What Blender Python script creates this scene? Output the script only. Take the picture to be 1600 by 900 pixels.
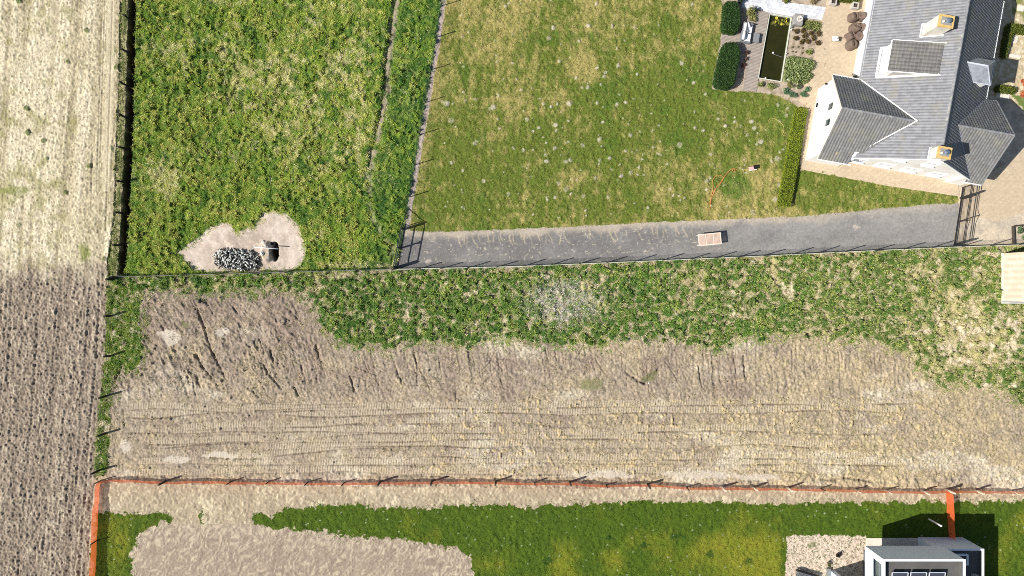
import bpy, math, random
import numpy as np
from mathutils import Vector, Matrix
R = math.radians
rnd = random.Random(7)
rng = np.random.default_rng(11)
for o in list(bpy.data.objects): bpy.data.objects.remove(o, do_unlink=True)
scene = bpy.context.scene
COL = scene.collection

# ------------------------------------------------------------------ camera, sky, sun, exposure
H = 68.0                    # height of the drone above the fields (m)
F = 1066.7                  # focal length in photo pixels (24 mm on 36 mm, 1600 px wide)
G = H / F                   # metres on the ground per photo pixel
cam_d = bpy.data.cameras.new('camera'); cam = bpy.data.objects.new('camera', cam_d); COL.objects.link(cam)
cam_d.lens = 24.0; cam_d.sensor_width = 36.0; cam_d.clip_start = 0.5; cam_d.clip_end = 5000
cam.location = (0, 0, H); cam.rotation_euler = (0, 0, 0)
scene.camera = cam
SUN_EL = R(40.0)
AZX, AZY = -0.956, -0.292   # where the sun stands, seen from above
world = bpy.data.worlds.new("World"); scene.world = world; world.use_nodes = True
wn = world.node_tree; bg = wn.nodes['Background']
sky = wn.nodes.new('ShaderNodeTexSky'); sky.sky_type = 'NISHITA'; sky.sun_disc = False
sky.sun_elevation = SUN_EL; sky.sun_rotation = math.atan2(AZX, AZY) % (2*math.pi)
wn.links.new(sky.outputs[0], bg.inputs[0]); bg.inputs[1].default_value = 0.066
sl = bpy.data.lights.new('sun', 'SUN'); sl.energy = 5.0; sl.angle = R(0.5); sl.color = (1.0, 0.955, 0.89)
sun = bpy.data.objects.new('sun', sl); COL.objects.link(sun)
dvec = Vector((-AZX*math.cos(SUN_EL), -AZY*math.cos(SUN_EL), -math.sin(SUN_EL)))
sun.rotation_euler = dvec.to_track_quat('-Z', 'Y').to_euler(); sun.location = (-60, -20, 60)
scene.view_settings.view_transform = 'Standard'; scene.view_settings.look = 'None'
scene.view_settings.gamma = 1.0; scene.view_settings.exposure = 0.5
scene.view_settings.use_curve_mapping = False
scene.cycles.pixel_filter_type = 'BLACKMAN_HARRIS'; scene.cycles.filter_width = 0.95; scene.cycles.use_denoising = False; scene.cycles.max_bounces = 5; scene.cycles.diffuse_bounces = 3

def W(px, py, z=0.0):
    return Vector(((px-800)*(H-z)/F, (450-py)*(H-z)/F, z))
def GW(px, py, z=0.0):      # ground-plan point in ground pixels, at height z
    return Vector(((px-800)*G, (450-py)*G, z))

# ------------------------------------------------------------------ helpers
def tag(o, label=None, cat=None, group=None, kind=None):
    if label: o['label'] = label
    if cat: o['category'] = cat
    if group: o['group'] = group
    if kind: o['kind'] = kind
    return o
def empty(name, loc=(0,0,0), label=None, cat=None, group=None, rz=0):
    o = bpy.data.objects.new(name, None); COL.objects.link(o)
    o.location = loc; o.rotation_euler = (0,0,rz); o.empty_display_size = 0.3
    return tag(o, label, cat, group)
def copy_tree(o, parent=None):
    c = o.copy(); COL.objects.link(c); c.parent = parent
    for ch in [x for x in bpy.data.objects if x.parent == o and x != c]: copy_tree(ch, c)
    return c
def np_mesh(name, V, Fa, mat, col=None, parent=None):
    V = np.asarray(V, dtype=np.float32); Fa = np.asarray(Fa, dtype=np.int32)
    me = bpy.data.meshes.new(name); k = Fa.shape[1]
    me.vertices.add(len(V)); me.vertices.foreach_set('co', V.ravel())
    me.loops.add(Fa.size); me.loops.foreach_set('vertex_index', Fa.ravel())
    me.polygons.add(len(Fa)); me.polygons.foreach_set('loop_start', np.arange(0, Fa.size, k, dtype=np.int32))
    me.update(calc_edges=True)
    if col is not None:
        a = me.attributes.new('Col', 'FLOAT_COLOR', 'POINT')
        c4 = np.ones((len(V), 4), dtype=np.float32); c4[:, :3] = col
        a.data.foreach_set('color', c4.ravel())
    me.materials.append(mat)
    o = bpy.data.objects.new(name, me); COL.objects.link(o); o.parent = parent
    return o
class MB:
    def __init__(s): s.v = []; s.f = []
    def add(s, vs, fs):
        b = len(s.v); s.v += [tuple(v) for v in vs]; s.f += [tuple(b+i for i in f) for f in fs]
    def box(s, c, size, rz=0.0, M=None):
        hx, hy, hz = size[0]/2, size[1]/2, size[2]/2
        m = M or (Matrix.Translation(Vector(c)) @ Matrix.Rotation(rz, 4, 'Z'))
        vs = [m @ Vector((x*hx, y*hy, z*hz)) for z in (-1,1) for x, y in ((-1,-1),(1,-1),(1,1),(-1,1))]
        s.add(vs, [(3,2,1,0),(4,5,6,7),(0,1,5,4),(1,2,6,5),(2,3,7,6),(3,0,4,7)])
    def bar(s, a, b, w, h=None, n=4):
        a = Vector(a); b = Vector(b); d = b-a
        if d.length < 1e-6: return
        q = d.to_track_quat('Z', 'Y'); h = h or w; vs = []
        for p in (a, b):
            for i in range(n):
                t = 2*math.pi*(i+0.5)/n; k = 0.7071 if n == 4 else 0.5
                vs.append(p + q @ Vector((math.cos(t)*w*k, math.sin(t)*h*k, 0)))
        fs = [(i, (i+1)%n, n+(i+1)%n, n+i) for i in range(n)] + [tuple(range(n-1,-1,-1)), tuple(range(n, 2*n))]
        s.add(vs, fs)
    def tube(s, pts, r, n=6, radii=None):
        pts = [Vector(p) for p in pts]; vs = []
        for i, p in enumerate(pts):
            d = (pts[min(i+1, len(pts)-1)] - pts[max(i-1, 0)]).normalized(); q = d.to_track_quat('Z', 'Y')
            rr = radii[i] if radii else r
            for k in range(n):
                t = 2*math.pi*k/n; vs.append(p + q @ Vector((math.cos(t)*rr, math.sin(t)*rr, 0)))
        fs = []
        for i in range(len(pts)-1):
            for k in range(n):
                fs.append((i*n+k, i*n+(k+1)%n, (i+1)*n+(k+1)%n, (i+1)*n+k))
        fs += [tuple(range(n-1,-1,-1)), tuple(range((len(pts)-1)*n, len(pts)*n))]
        s.add(vs, fs)
    def prism(s, poly, z0, z1):
        n = len(poly); vs = [(p[0], p[1], z0) for p in poly] + [(p[0], p[1], z1) for p in poly]
        ar = sum(poly[i][0]*poly[(i+1)%n][1]-poly[(i+1)%n][0]*poly[i][1] for i in range(n))
        if ar < 0: vs = [(p[0], p[1], z0) for p in poly[::-1]] + [(p[0], p[1], z1) for p in poly[::-1]]
        s.add(vs, [tuple(range(n-1,-1,-1)), tuple(range(n, 2*n))] + [(i, (i+1)%n, n+(i+1)%n, n+i) for i in range(n)])
    def lathe(s, prof, c=(0,0,0), n=12):
        vs = [(c[0]+r*math.cos(2*math.pi*k/n), c[1]+r*math.sin(2*math.pi*k/n), c[2]+z) for r, z in prof for k in range(n)]
        fs = []
        for i in range(len(prof)-1):
            for k in range(n): fs.append((i*n+k, i*n+(k+1)%n, (i+1)*n+(k+1)%n, (i+1)*n+k))
        fs.append(tuple(range(n-1,-1,-1))); fs.append(tuple(range((len(prof)-1)*n, len(prof)*n)))
        s.add(vs, fs)
    def build(s, name, mat, parent=None, bevel=0.0, smooth=False):
        me = bpy.data.meshes.new(name); me.from_pydata(s.v, [], s.f); me.update(); me.materials.append(mat)
        if smooth:
            for p in me.polygons: p.use_smooth = True
        o = bpy.data.objects.new(name, me); COL.objects.link(o); o.parent = parent
        if bevel:
            b = o.modifiers.new('bevel', 'BEVEL'); b.width = bevel; b.segments = 1; b.limit_method = 'ANGLE'
        return o

# ------------------------------------------------------------------ materials
def mat(name, col=(.5,.5,.5), rough=.8, var=.15, scale=3.0, bump=0.0, bscale=20.0, attr=False, metal=0.0, spec=.3, dirt=None, dscale=1.2):
    m = bpy.data.materials.new(name); m.use_nodes = True; nt = m.node_tree; N = nt.nodes; L = nt.links
    p = N['Principled BSDF']; p.inputs['Roughness'].default_value = rough; p.inputs['Metallic'].default_value = metal
    p.inputs['Specular IOR Level'].default_value = spec
    tc = N.new('ShaderNodeTexCoord')
    if attr:
        a = N.new('ShaderNodeAttribute'); a.attribute_name = 'Col'; src = a.outputs['Color']
    else:
        a = N.new('ShaderNodeRGB'); a.outputs[0].default_value = (*col, 1); src = a.outputs[0]
    if var:
        n = N.new('ShaderNodeTexNoise'); n.inputs['Scale'].default_value = scale; n.inputs['Detail'].default_value = 5
        n.inputs['Roughness'].default_value = .65
        L.new(tc.outputs['Object'], n.inputs['Vector'])
        mr = N.new('ShaderNodeMapRange'); mr.inputs['From Min'].default_value = .25; mr.inputs['From Max'].default_value = .75
        mr.inputs['To Min'].default_value = 1-var; mr.inputs['To Max'].default_value = 1+var
        L.new(n.outputs['Fac'], mr.inputs['Value'])
        vm = N.new('ShaderNodeVectorMath'); vm.operation = 'SCALE'
        L.new(src, vm.inputs[0]); L.new(mr.outputs[0], vm.inputs['Scale']); src = vm.outputs[0]
    if dirt:
        n2 = N.new('ShaderNodeTexNoise'); n2.inputs['Scale'].default_value = dscale; n2.inputs['Detail'].default_value = 6
        L.new(tc.outputs['Object'], n2.inputs['Vector'])
        m2 = N.new('ShaderNodeMapRange'); m2.inputs['From Min'].default_value = .52; m2.inputs['From Max'].default_value = .72
        m2.inputs['To Max'].default_value = .75
        L.new(n2.outputs['Fac'], m2.inputs['Value'])
        mx = N.new('ShaderNodeMix'); mx.data_type = 'RGBA'; L.new(m2.outputs[0], mx.inputs[0]); L.new(src, mx.inputs[6])
        mx.inputs[7].default_value = (*dirt, 1); src = mx.outputs[2]
    L.new(src, p.inputs['Base Color'])
    if bump:
        n3 = N.new('ShaderNodeTexNoise'); n3.inputs['Scale'].default_value = bscale; n3.inputs['Detail'].default_value = 4
        L.new(tc.outputs['Object'], n3.inputs['Vector'])
        b = N.new('ShaderNodeBump'); b.inputs['Strength'].default_value = bump; b.inputs['Distance'].default_value = .03
        L.new(n3.outputs['Fac'], b.inputs['Height']); L.new(b.outputs[0], p.inputs['Normal'])
    return m
def pattern_mat(name, c1, c2, mortar, bw, bh, ms, rz, rough=.85, off=.5, var=.12, dirt=None):
    """small pavers, planks or bricks laid in rows, on the object's own axes"""
    m = mat(name, c1, rough, var, 2.0, dirt=dirt); nt = m.node_tree; N = nt.nodes; L = nt.links
    rgb = [n for n in N if n.type == 'RGB'][0]
    tc = [n for n in N if n.type == 'TEX_COORD'][0]
    mp = N.new('ShaderNodeMapping'); mp.inputs['Rotation'].default_value = (0,0,rz); L.new(tc.outputs['Object'], mp.inputs[0])
    b = N.new('ShaderNodeTexBrick'); b.inputs['Scale'].default_value = 1.0; b.offset = off
    b.inputs['Brick Width'].default_value = bw; b.inputs['Row Height'].default_value = bh; b.inputs['Mortar Size'].default_value = ms
    b.inputs['Color1'].default_value = (*c1,1); b.inputs['Color2'].default_value = (*c2,1); b.inputs['Mortar'].default_value = (*mortar,1)
    L.new(mp.outputs[0], b.inputs['Vector'])
    for l in list(nt.links):
        if l.from_node == rgb: L.new(b.outputs['Color'], l.to_socket)
    return m
M = {}
M['soil'] = mat('soil', attr=True, rough=.95, var=.22, scale=9, bump=.35, bscale=14, spec=.1)
M['grass'] = mat('grass_floor', attr=True, rough=.9, var=.25, scale=6, bump=.3, bscale=18, spec=.1)
M['blade'] = mat('grass_blade', attr=True, rough=.75, var=.12, scale=2, spec=.12)
M['asphalt'] = mat('asphalt', attr=True, rough=.95, var=.14, scale=7, bump=.2, bscale=40, spec=.04)
M['leaf'] = mat('leaf', attr=True, rough=.6, var=.15, scale=5, spec=.2)
M['white_wall'] = mat('white_painted_brick', (.78,.76,.72), .8, .06, .8, dirt=(.62,.58,.50), dscale=.5)
M['white'] = mat('white_trim', (.82,.82,.80), .6, .04, 4)
M['render_sky_tint'] = mat('sky_tinted_render', (.70,.79,.88), .8, .04, .5, dirt=(.64,.73,.82), dscale=.4)  # white walls, with the blue of the sky light put into the base colour
M['tile'] = mat('roof_tile', attr=True, rough=.62, var=.18, scale=2.5, spec=.4, dirt=(.20,.19,.15), dscale=.9)
M['lead'] = mat('lead_sheet', (.34,.36,.40), .45, .2, 2.5, metal=.2, dirt=(.16,.17,.18), dscale=1.8)
M['ochre'] = mat('ochre_brick', (.60,.40,.14), .85, .3, 5, dirt=(.5,.42,.3), dscale=3)
M['cream'] = mat('cream_render', (.66,.61,.52), .85, .08, 1.5, dirt=(.5,.46,.38), dscale=1.2)
M['steel'] = mat('steel', (.55,.56,.58), .3, .05, 4, metal=.9)
M['glass'] = mat('window_glass', (.03,.04,.05), .08, 0, spec=.6)
M['pale_glass'] = mat('pale_window_glass', (.60,.61,.62), .2, .1, 2, spec=.5)  # light grey panes, paler than the dark window glass
M['black_iron'] = mat('black_iron', (.02,.02,.022), .5, .1, 4)
M['green_wire'] = mat('green_coated_wire', (.03,.09,.055), .55, .1, 4)
M['galv'] = mat('galvanised_wire', (.22,.23,.23), .5, .1, 4, metal=.3)
M['dark_wood'] = mat('weathered_dark_wood', (.055,.045,.038), .9, .3, 6)
M['dark_post'] = mat('tarred_post', (.022,.02,.018), .9, .3, 6)
M['pale_wood'] = mat('pale_wood', (.62,.52,.40), .8, .15, 5)
M['concrete'] = mat('concrete', (.50,.50,.47), .9, .12, 2, bump=.1, bscale=30, dirt=(.38,.38,.35))
M['plank_edge'] = mat('concrete_plank', (.52,.54,.44), .9, .15, 3)
M['dark_roof'] = mat('bitumen_roof', (.10,.097,.092), .85, .15, 1.2, dirt=(.15,.145,.13), dscale=.8)
M['panel'] = mat('solar_cell', (.05,.055,.075), .25, .1, 3)
M['brown_cover'] = mat('brown_fabric_cover', (.145,.105,.082), .85, .15, 6, bump=.4, bscale=9)
M['cushion'] = mat('white_cushion', (.82,.82,.80), .85, .04, 5)
M['grey_weave'] = mat('grey_weave', (.20,.205,.215), .8, .12, 12)
M['stone'] = mat('grey_stone', (.27,.26,.245), .9, .2, 6, bump=.2)
M['pale_stone'] = mat('pale_stone', (.62,.58,.52), .9, .2, 6, bump=.3)
M['hose'] = mat('orange_hose', (.60,.25,.08), .5, .08, 8)
M['yellow_cord'] = mat('faded_cord', (.50,.42,.12), .6, .08, 8)
M['pink'] = mat('pink_plastic', (.75,.40,.42), .5, .05, 8)
M['black'] = mat('black_plastic', (.012,.012,.014), .45, .05, 8)
M['log'] = mat('pale_bark_wood', attr=True, rough=.85, var=.2, scale=9)
M['white_pole'] = mat('white_pole', (.80,.80,.78), .5, .05, 4)
M['water'] = mat('pond_water', (.022,.022,.005), .12, .25, .8, spec=.35)
M['cladding'] = mat('dark_grey_cladding', (.11,.115,.12), .7, .1, 3)
M['cowl'] = mat('cowl_metal', (.35,.42,.52), .3, .1, 5, metal=.8)

def net_material():
    m = bpy.data.materials.new('orange_net'); m.use_nodes = True; nt = m.node_tree; N = nt.nodes; L = nt.links
    p = N['Principled BSDF']; p.inputs['Roughness'].default_value = .6
    p.inputs['Specular IOR Level'].default_value = .2
    tc = N.new('ShaderNodeTexCoord')
    n = N.new('ShaderNodeTexNoise'); n.inputs['Scale'].default_value = 1.1; L.new(tc.outputs['Object'], n.inputs['Vector'])
    cr = N.new('ShaderNodeMix'); cr.data_type = 'RGBA'; L.new(n.outputs['Fac'], cr.inputs[0])
    cr.inputs[6].default_value = (.92,.21,.085,1); cr.inputs[7].default_value = (.95,.17,.03,1)
    L.new(cr.outputs[2], p.inputs['Base Color'])
    # oval holes in the plastic: a grid in metres along the net (attribute) and up it
    at = N.new('ShaderNodeAttribute'); at.attribute_name = 'Net'
    sx = N.new('ShaderNodeSeparateXYZ'); L.new(at.outputs['Vector'], sx.inputs[0])
    prod = None
    for ax, per in (('X', .08), ('Y', .05)):
        a = N.new('ShaderNodeMath'); a.operation = 'MULTIPLY'; a.inputs[1].default_value = math.pi/per; L.new(sx.outputs[ax], a.inputs[0])
        b = N.new('ShaderNodeMath'); b.operation = 'SINE'; L.new(a.outputs[0], b.inputs[0])
        c = N.new('ShaderNodeMath'); c.operation = 'ABSOLUTE'; L.new(b.outputs[0], c.inputs[0])
        if prod is None: prod = c
        else:
            d = N.new('ShaderNodeMath'); d.operation = 'MULTIPLY'; L.new(prod.outputs[0], d.inputs[0]); L.new(c.outputs[0], d.inputs[1]); prod = d
    g = N.new('ShaderNodeMath'); g.operation = 'GREATER_THAN'; g.inputs[1].default_value = .62; L.new(prod.outputs[0], g.inputs[0])
    tr = N.new('ShaderNodeBsdfTransparent'); mx = N.new('ShaderNodeMixShader')
    tl = N.new('ShaderNodeBsdfTranslucent'); L.new(cr.outputs[2], tl.inputs['Color'])
    m0 = N.new('ShaderNodeMixShader'); m0.inputs[0].default_value = .35; L.new(p.outputs[0], m0.inputs[1]); L.new(tl.outputs[0], m0.inputs[2])
    L.new(g.outputs[0], mx.inputs[0]); L.new(m0.outputs[0], mx.inputs[1]); L.new(tr.outputs[0], mx.inputs[2])
    L.new(mx.outputs[0], N['Material Output'].inputs[0])
    return m
M['net'] = net_material()

# ------------------------------------------------------------------ terrain: one height and colour grid, cut into its surfaces
U0, U1, V0, V1 = -96, 1696, -86, 986
us = np.arange(U0, U1+1, dtype=np.float32); vs_ = np.arange(V0, V1+1, dtype=np.float32)
U, V = np.meshgrid(us, vs_); NR, NC = U.shape
def vn(x, y, seed):
    T = np.random.default_rng(seed).random((256, 256)).astype(np.float32)
    xi = np.floor(x); yi = np.floor(y); fx = x-xi; fy = y-yi
    fx = fx*fx*(3-2*fx); fy = fy*fy*(3-2*fy)
    a = xi.astype(np.int32) & 255; b = yi.astype(np.int32) & 255; a1 = (a+1) & 255; b1 = (b+1) & 255
    return (T[b,a]*(1-fx)+T[b,a1]*fx)*(1-fy) + (T[b1,a]*(1-fx)+T[b1,a1]*fx)*fy
def fbm(x, y, s, seed, octv=3, gain=.5):      # about -1..1
    t = np.zeros_like(x); a = 1.0; tot = 0
    for i in range(octv):
        t += a*(vn(x/s+17.3*i, y/s+9.1*i, seed+i)*2-1); tot += a; a *= gain; s /= 2.03
    return t/tot*1.6
def sd_poly(x, y, pts):                        # signed distance in photo px, negative inside
    d = np.full(x.shape, 1e9, np.float32); ins = np.zeros(x.shape, bool); n = len(pts)
    for i in range(n):
        ax, ay = pts[i]; bx, by = pts[(i+1)%n]; ex, ey = bx-ax, by-ay; L2 = ex*ex+ey*ey+1e-9
        t = np.clip(((x-ax)*ex+(y-ay)*ey)/L2, 0, 1)
        d = np.minimum(d, (x-ax-t*ex)**2+(y-ay-t*ey)**2)
        if ay != by:
            c = ((ay > y) != (by > y)) & (x < (bx-ax)*(y-ay)/(by-ay)+ax); ins ^= c
    d = np.sqrt(d); return np.where(ins, -d, d)
def sm(a, b, x): t = np.clip((x-a)/(b-a), 0, 1); return t*t*(3-2*t)
def lerp(a, b, w): return a + (np.asarray(b, np.float32)-a)*w[..., None]
def curve(pts, y): return np.interp(y, [p[1] for p in pts], [p[0] for p in pts])
wx = fbm(U, V, 14, 100)*3.0 + fbm(U, V, 4, 110, 2)*2.0
wy = fbm(U, V, 14, 120)*3.0 + fbm(U, V, 4, 130, 2)*2.0
UW = U+wx; VW = V+wy
def worley(x, y, cell, seed):
    T = np.random.default_rng(seed).random((3, 256, 256)).astype(np.float32); xi = np.floor(x/cell).astype(np.int32); yi = np.floor(y/cell).astype(np.int32)
    best = np.full(x.shape, 9e9, np.float32); hv = np.zeros(x.shape, np.float32)
    for a in (-1, 0, 1):
        for b in (-1, 0, 1):
            cx = xi+a; cy = yi+b; i, j = cy & 255, cx & 255
            d = (x-(cx+T[0, i, j])*cell)**2+(y-(cy+T[1, i, j])*cell)**2; m_ = d < best
            best = np.where(m_, d, best); hv = np.where(m_, T[2, i, j], hv)
    return np.sqrt(best)/cell, hv
white = rng.random(U.shape).astype(np.float32)
n_big = fbm(U, V, 150, 200, 3); n_mid = fbm(U, V, 40, 210, 3); n_tuft = fbm(U, V, 9, 220, 2); n_fine = fbm(U, V, 3.2, 230, 2)

GREEN = (.11,.165,.03); DGREEN = (.030,.080,.014); LIME = (.16,.20,.025); STRAW = (.42,.36,.17); OLIVE = (.17,.17,.035)
SOIL = (.29,.236,.175); DSOIL = (.15,.118,.092); PALE = (.50,.44,.335); SAND = (.60,.51,.42); YSOIL = (.42,.34,.205)
def full(c): return np.broadcast_to(np.asarray(c, np.float32), U.shape+(3,)).copy()

Z = np.zeros(U.shape, np.float32); C = full(SOIL); ID = np.zeros(U.shape, np.int8)
NAMES = ['bare_soil','stubble_field','ploughed_field','grass_verge','meadow','rough_meadow','lawn','driveway','gravel_strip','lower_lawn','sand_patch','gravel_yard','ground_under_house','garden_soil','pond_bed','brown_mulch_heap']
MATS = ['soil','soil','soil','grass','grass','grass','grass','asphalt','soil','grass','soil','soil','soil','soil','soil','soil']

# --- bare soil of the building plot
leanS = np.where(U < 850, .42-(U-300)*.0006, .1); leanS = np.clip(leanS, .05, .45)
acr = U - leanS*(V-575) + fbm(U, V, 30, 300)*3
scr = fbm(acr, V*.09, 4.5, 310, 2); scr2 = fbm(acr*1.0, V*.05, 12, 320, 2)
clod = fbm(U, V, 7, 330, 3, .6); clod2 = np.maximum(0, fbm(U, V, 5, 340, 2)-.35)
wS = sm(520, 535, V)*(1-sm(612, 628, V)); wT = sm(618, 630, V)*(1-sm(744, 752, V))*sm(185, 205, U)*(1-sm(1380, 1560, U)*.75)
wL = (1-sm(430, 560, U+V*.15-80))*(1-sm(600, 625, V))
z = clod*.04 + clod2*.06
scr3 = fbm(acr, V*.14, 2.6, 315, 1)
z = z + wS*((scr*.022 + scr3*.014 + scr2*.025)*(.35+.65*sm(-.3,.4,fbm(U,V,40,317,2))) - np.maximum(0, scr2-.6)*.12) + wL*(fbm(U, V, 13, 350, 4)*.10 + np.maximum(0, fbm(acr, V*.8, 4.5, 351, 2)-.2)*.10)
c = full(SOIL)
c = lerp(c, YSOIL, sm(-.5, 1.2, fbm(U, V, 26, 360, 4)*.7+sm(700, 1400, U)*.6-.25+sm(640,700,V)*.35)*.8)
c = lerp(c, PALE, sm(.35, 1.1, fbm(U*.5, V, 34, 370, 4)+sm(680,735,V)*.45+sm(1100,1500,U)*.15)*.75); c = lerp(c, (.20,.155,.13), (wL*.3+sm(620,560,V)*.2*sm(900,500,U))*sm(-.8,.8,fbm(U,V,30,372,3)))
c = lerp(c, (.235,.18,.14), sm(.1, 1.0, fbm(U, V, 44, 380, 3)+wL*.35-sm(1000,1400,U)*.3)*.7)
c = lerp(c, STRAW, sm(.55, .9, fbm(U, V, 6, 390, 3))*(.25+.5*sm(900,1400,U))*.8)
c *= (1+.30*fbm(U, V, 2.4, 395, 2))[..., None]; z = z + fbm(U, V, 2.5, 396, 1)*.022
# crawler tracks: ribbed bands running east-west with grooves between them
trk = np.zeros_like(U); rib = np.zeros_like(U); gro = np.zeros_like(U)
r2 = np.random.default_rng(5)
for k in range(15):
    y0 = 630+k*8.2+r2.uniform(-1.5, 1.5); slope = r2.uniform(-.012, .002) if k % 3 else r2.uniform(-.06, -.035)
    x0 = 190+r2.uniform(0, 60) if k % 2 else r2.uniform(190, 700); x1 = r2.uniform(900, 1480)
    if k % 3 == 0: x0 = r2.uniform(200, 330); x1 = x0+r2.uniform(330, 520); y0 += 14
    wav = fbm(U, np.full_like(U, k*31.7), 130, 400+k, 2)*4
    t = V-(y0+slope*(U-200)+wav); on = sm(x0-15, x0+10, U)*(1-sm(x1-80, x1, U))*(.45+.55*sm(-.5, .2, fbm(U, V, 60, 430+k, 2)))
    inb = (np.abs(t) < 4.8)*on
    ph = (U*1.0+k*1.7+t*.06)*2*math.pi/4.0
    rib = np.where(inb > trk, np.sin(ph)*inb, rib); trk = np.maximum(trk, inb)
    gro = np.maximum(gro, np.exp(-((t-5.2)/.9)**2)*on*(.3+.7*sm(-.3, .4, fbm(U, V, 50, 470+k, 2))))
trk *= wT; rib *= wT*(1-.5*sm(.2,.8,clod)); gro *= wT
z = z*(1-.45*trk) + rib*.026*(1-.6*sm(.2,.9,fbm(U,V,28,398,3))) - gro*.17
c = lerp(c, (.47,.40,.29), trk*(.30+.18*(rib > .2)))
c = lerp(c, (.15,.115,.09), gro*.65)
stk = np.maximum(0, fbm(U, V, 5.5, 399, 2)-.55)*wT*sm(500, 800, U); z = z+stk*.16; c = lerp(c, (.50,.39,.20), np.clip(stk*2.2, 0, .75))
# rough soil and sods thrown up along the net fence
wF = sm(738, 748, V)*(1-sm(762, 770, V)); z = z + wF*clod*.06
# strip south of the net: smooth sandy fill with small gravel flecks
low = sm(758, 768, V+(U-800)*-.012)
z = np.where(low > .5, fbm(U, V, 3.4, 500, 2)*.035+fbm(U,V,12,505,2)*.03, z)
st0 = fbm(U+.3*V, V*.6, 3.2, 510, 3); cl = lerp(full((.34,.277,.19)), (.50,.43,.295), sm(-.1, .9, st0+fbm(U,V,40,512,3)*.4))
cl = lerp(cl, (.60,.54,.42), sm(.3, .8, fbm(U*.6, V, 50, 520, 3))*(1-sm(300,700,U))*.8)
c = np.where((low > .5)[..., None], cl, c)
# single deep grooves and cracks
def groove(pts, w, depth, colr=None, cs=.6, zz=None, soft=.6):
    global z, c
    for (ax, ay), (bx, by) in zip(pts[:-1], pts[1:]):
        i0 = max(0, int(min(ay, by)-V0-w*4-3)); i1 = int(max(ay, by)-V0+w*4+4); j0 = max(0, int(min(ax, bx)-U0-w*4-3)); j1 = int(max(ax, bx)-U0+w*4+4)
        x = UW[i0:i1, j0:j1]*.35+U[i0:i1, j0:j1]*.65; y = VW[i0:i1, j0:j1]*.35+V[i0:i1, j0:j1]*.65; ex, ey = bx-ax, by-ay; L2 = ex*ex+ey*ey+1e-9
        t = np.clip(((x-ax)*ex+(y-ay)*ey)/L2, 0, 1); d = np.sqrt((x-ax-t*ex)**2+(y-ay-t*ey)**2)
        g = np.exp(-(d/w)**2); z[i0:i1, j0:j1] -= depth*g
        if colr is not None: c[i0:i1, j0:j1] = lerp(c[i0:i1, j0:j1], colr, g*cs)
for pts, w, dp in (([(308,483),(318,512),(333,555),(349,585)],1.6,.22),([(303,552),(315,572),(331,592)],1.3,.16),([(191,572),(183,588),(178,600)],1.5,.2),
    ([(494,538),(498,560)],1.3,.16),([(548,588),(553,612)],1.6,.22),([(417,582),(440,607)],1.2,.14),([(460,605),(467,620)],1.5,.18),([(852,543),(856,562)],1.2,.14),
    ([(1092,572),(1097,605)],1.1,.14),([(1162,555),(1164,590)],1.1,.13),([(1284,749),(1300,750),(1320,748),(1345,750),(1364,753)],1.6,.16),([(978,582),(990,590),(1008,600),(1018,585),(1028,578)],1.7,.16),
    ([(195,668),(193,640)],1.0,.1),([(283,608),(295,590)],.9,.1),([(1225,608),(1232,600)],.9,.1),([(1315,640),(1312,645),(1318,662)],.8,.08),([(616,563),(622,585),(628,600)],1.0,.1),([(645,550),(655,575),(672,608)],.8,.08),
    ([(1040,565),(1064,605)],.8,.08),([(1120,555),(1127,600)],.8,.08),([(930,560),(950,590)],.8,.08),([(765,560),(800,590)],.7,.07),([(380,630),(480,632),(560,630)],.8,.06)):
    groove(pts, w, dp, (.13,.10,.08), .5)
for k in range(110):
    x = r2.uniform(380, 1430); y = r2.uniform(535, 570); ln = r2.uniform(14, 48); le = .42-(x-300)*.0006 if x < 850 else .1
    groove([(x, y), (x+le*ln+r2.uniform(-3, 3), y+ln)], r2.uniform(.5, .9), r2.uniform(.02, .07), (.19,.145,.11), .3)
for k in range(70):                           # sweeping bucket scrapes in all directions
    x = r2.uniform(210, 900); y = r2.uniform(540, 622); a = r2.uniform(-.9, 1.9); ln = r2.uniform(12, 45); cv = r2.uniform(-.5, .5); P_ = [(x, y)]
    for q_ in range(5): a += cv/5; P_.append((P_[-1][0]+math.cos(a)*ln/5, min(626, P_[-1][1]+math.sin(a)*ln/5)))
    groove(P_, r2.uniform(.5, .9), r2.uniform(.03, .08), (.17,.13,.10), .4)
for k in range(120):                          # scattered clods with their own shade
    x = r2.uniform(185, 560) if k < 80 else r2.uniform(560, 1450); y = r2.uniform(465, 745); i_, j_ = int(y-V0), int(x-U0); s_ = np.s_[i_-5:i_+5, j_-5:j_+5]; rr = r2.uniform(1.0, 2.4)
    m_ = np.clip(1-np.hypot(U[s_]-x, V[s_]-y)/rr, 0, 1)**.5; z[s_] += m_*r2.uniform(.08, .2); c[s_] = lerp(c[s_], (.24,.19,.14), m_*.4)
for k in range(36):
    x = r2.uniform(230, 470); y = r2.uniform(470, 610); a = r2.uniform(.6, 1.5); ln = r2.uniform(8, 26)
    groove([(x, y), (x+math.cos(a)*ln, y+math.sin(a)*ln)], r2.uniform(.8, 1.6), r2.uniform(.06, .15), (.13,.10,.08), .45)
def blot(cx, cy, rx, ry, col, s=.8, seed=1, up=0.0):
    global z, c
    m_ = sm(1.15, .75, np.sqrt(((UW-cx)/rx)**2+((VW-cy)/ry)**2)); c = lerp(c, col, m_*s); z = z*(1-.7*m_)+up*m_
for b in ((268,528,17,11),(348,518,11,8),(195,698,8,8),(275,718,22,6),(345,712,30,5),(258,520,14,5),(940,742,60,6),(1090,742,60,7),(1180,745,40,6)): blot(*b, (.53,.47,.38), .75)
for b in ((290,505,8,6),(230,500,5,12),(1015,592,14,5),(925,600,20,9),(1020,583,8,4),(1270,500,3,3)): blot(*b, (.10,.13,.03), .55)
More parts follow.
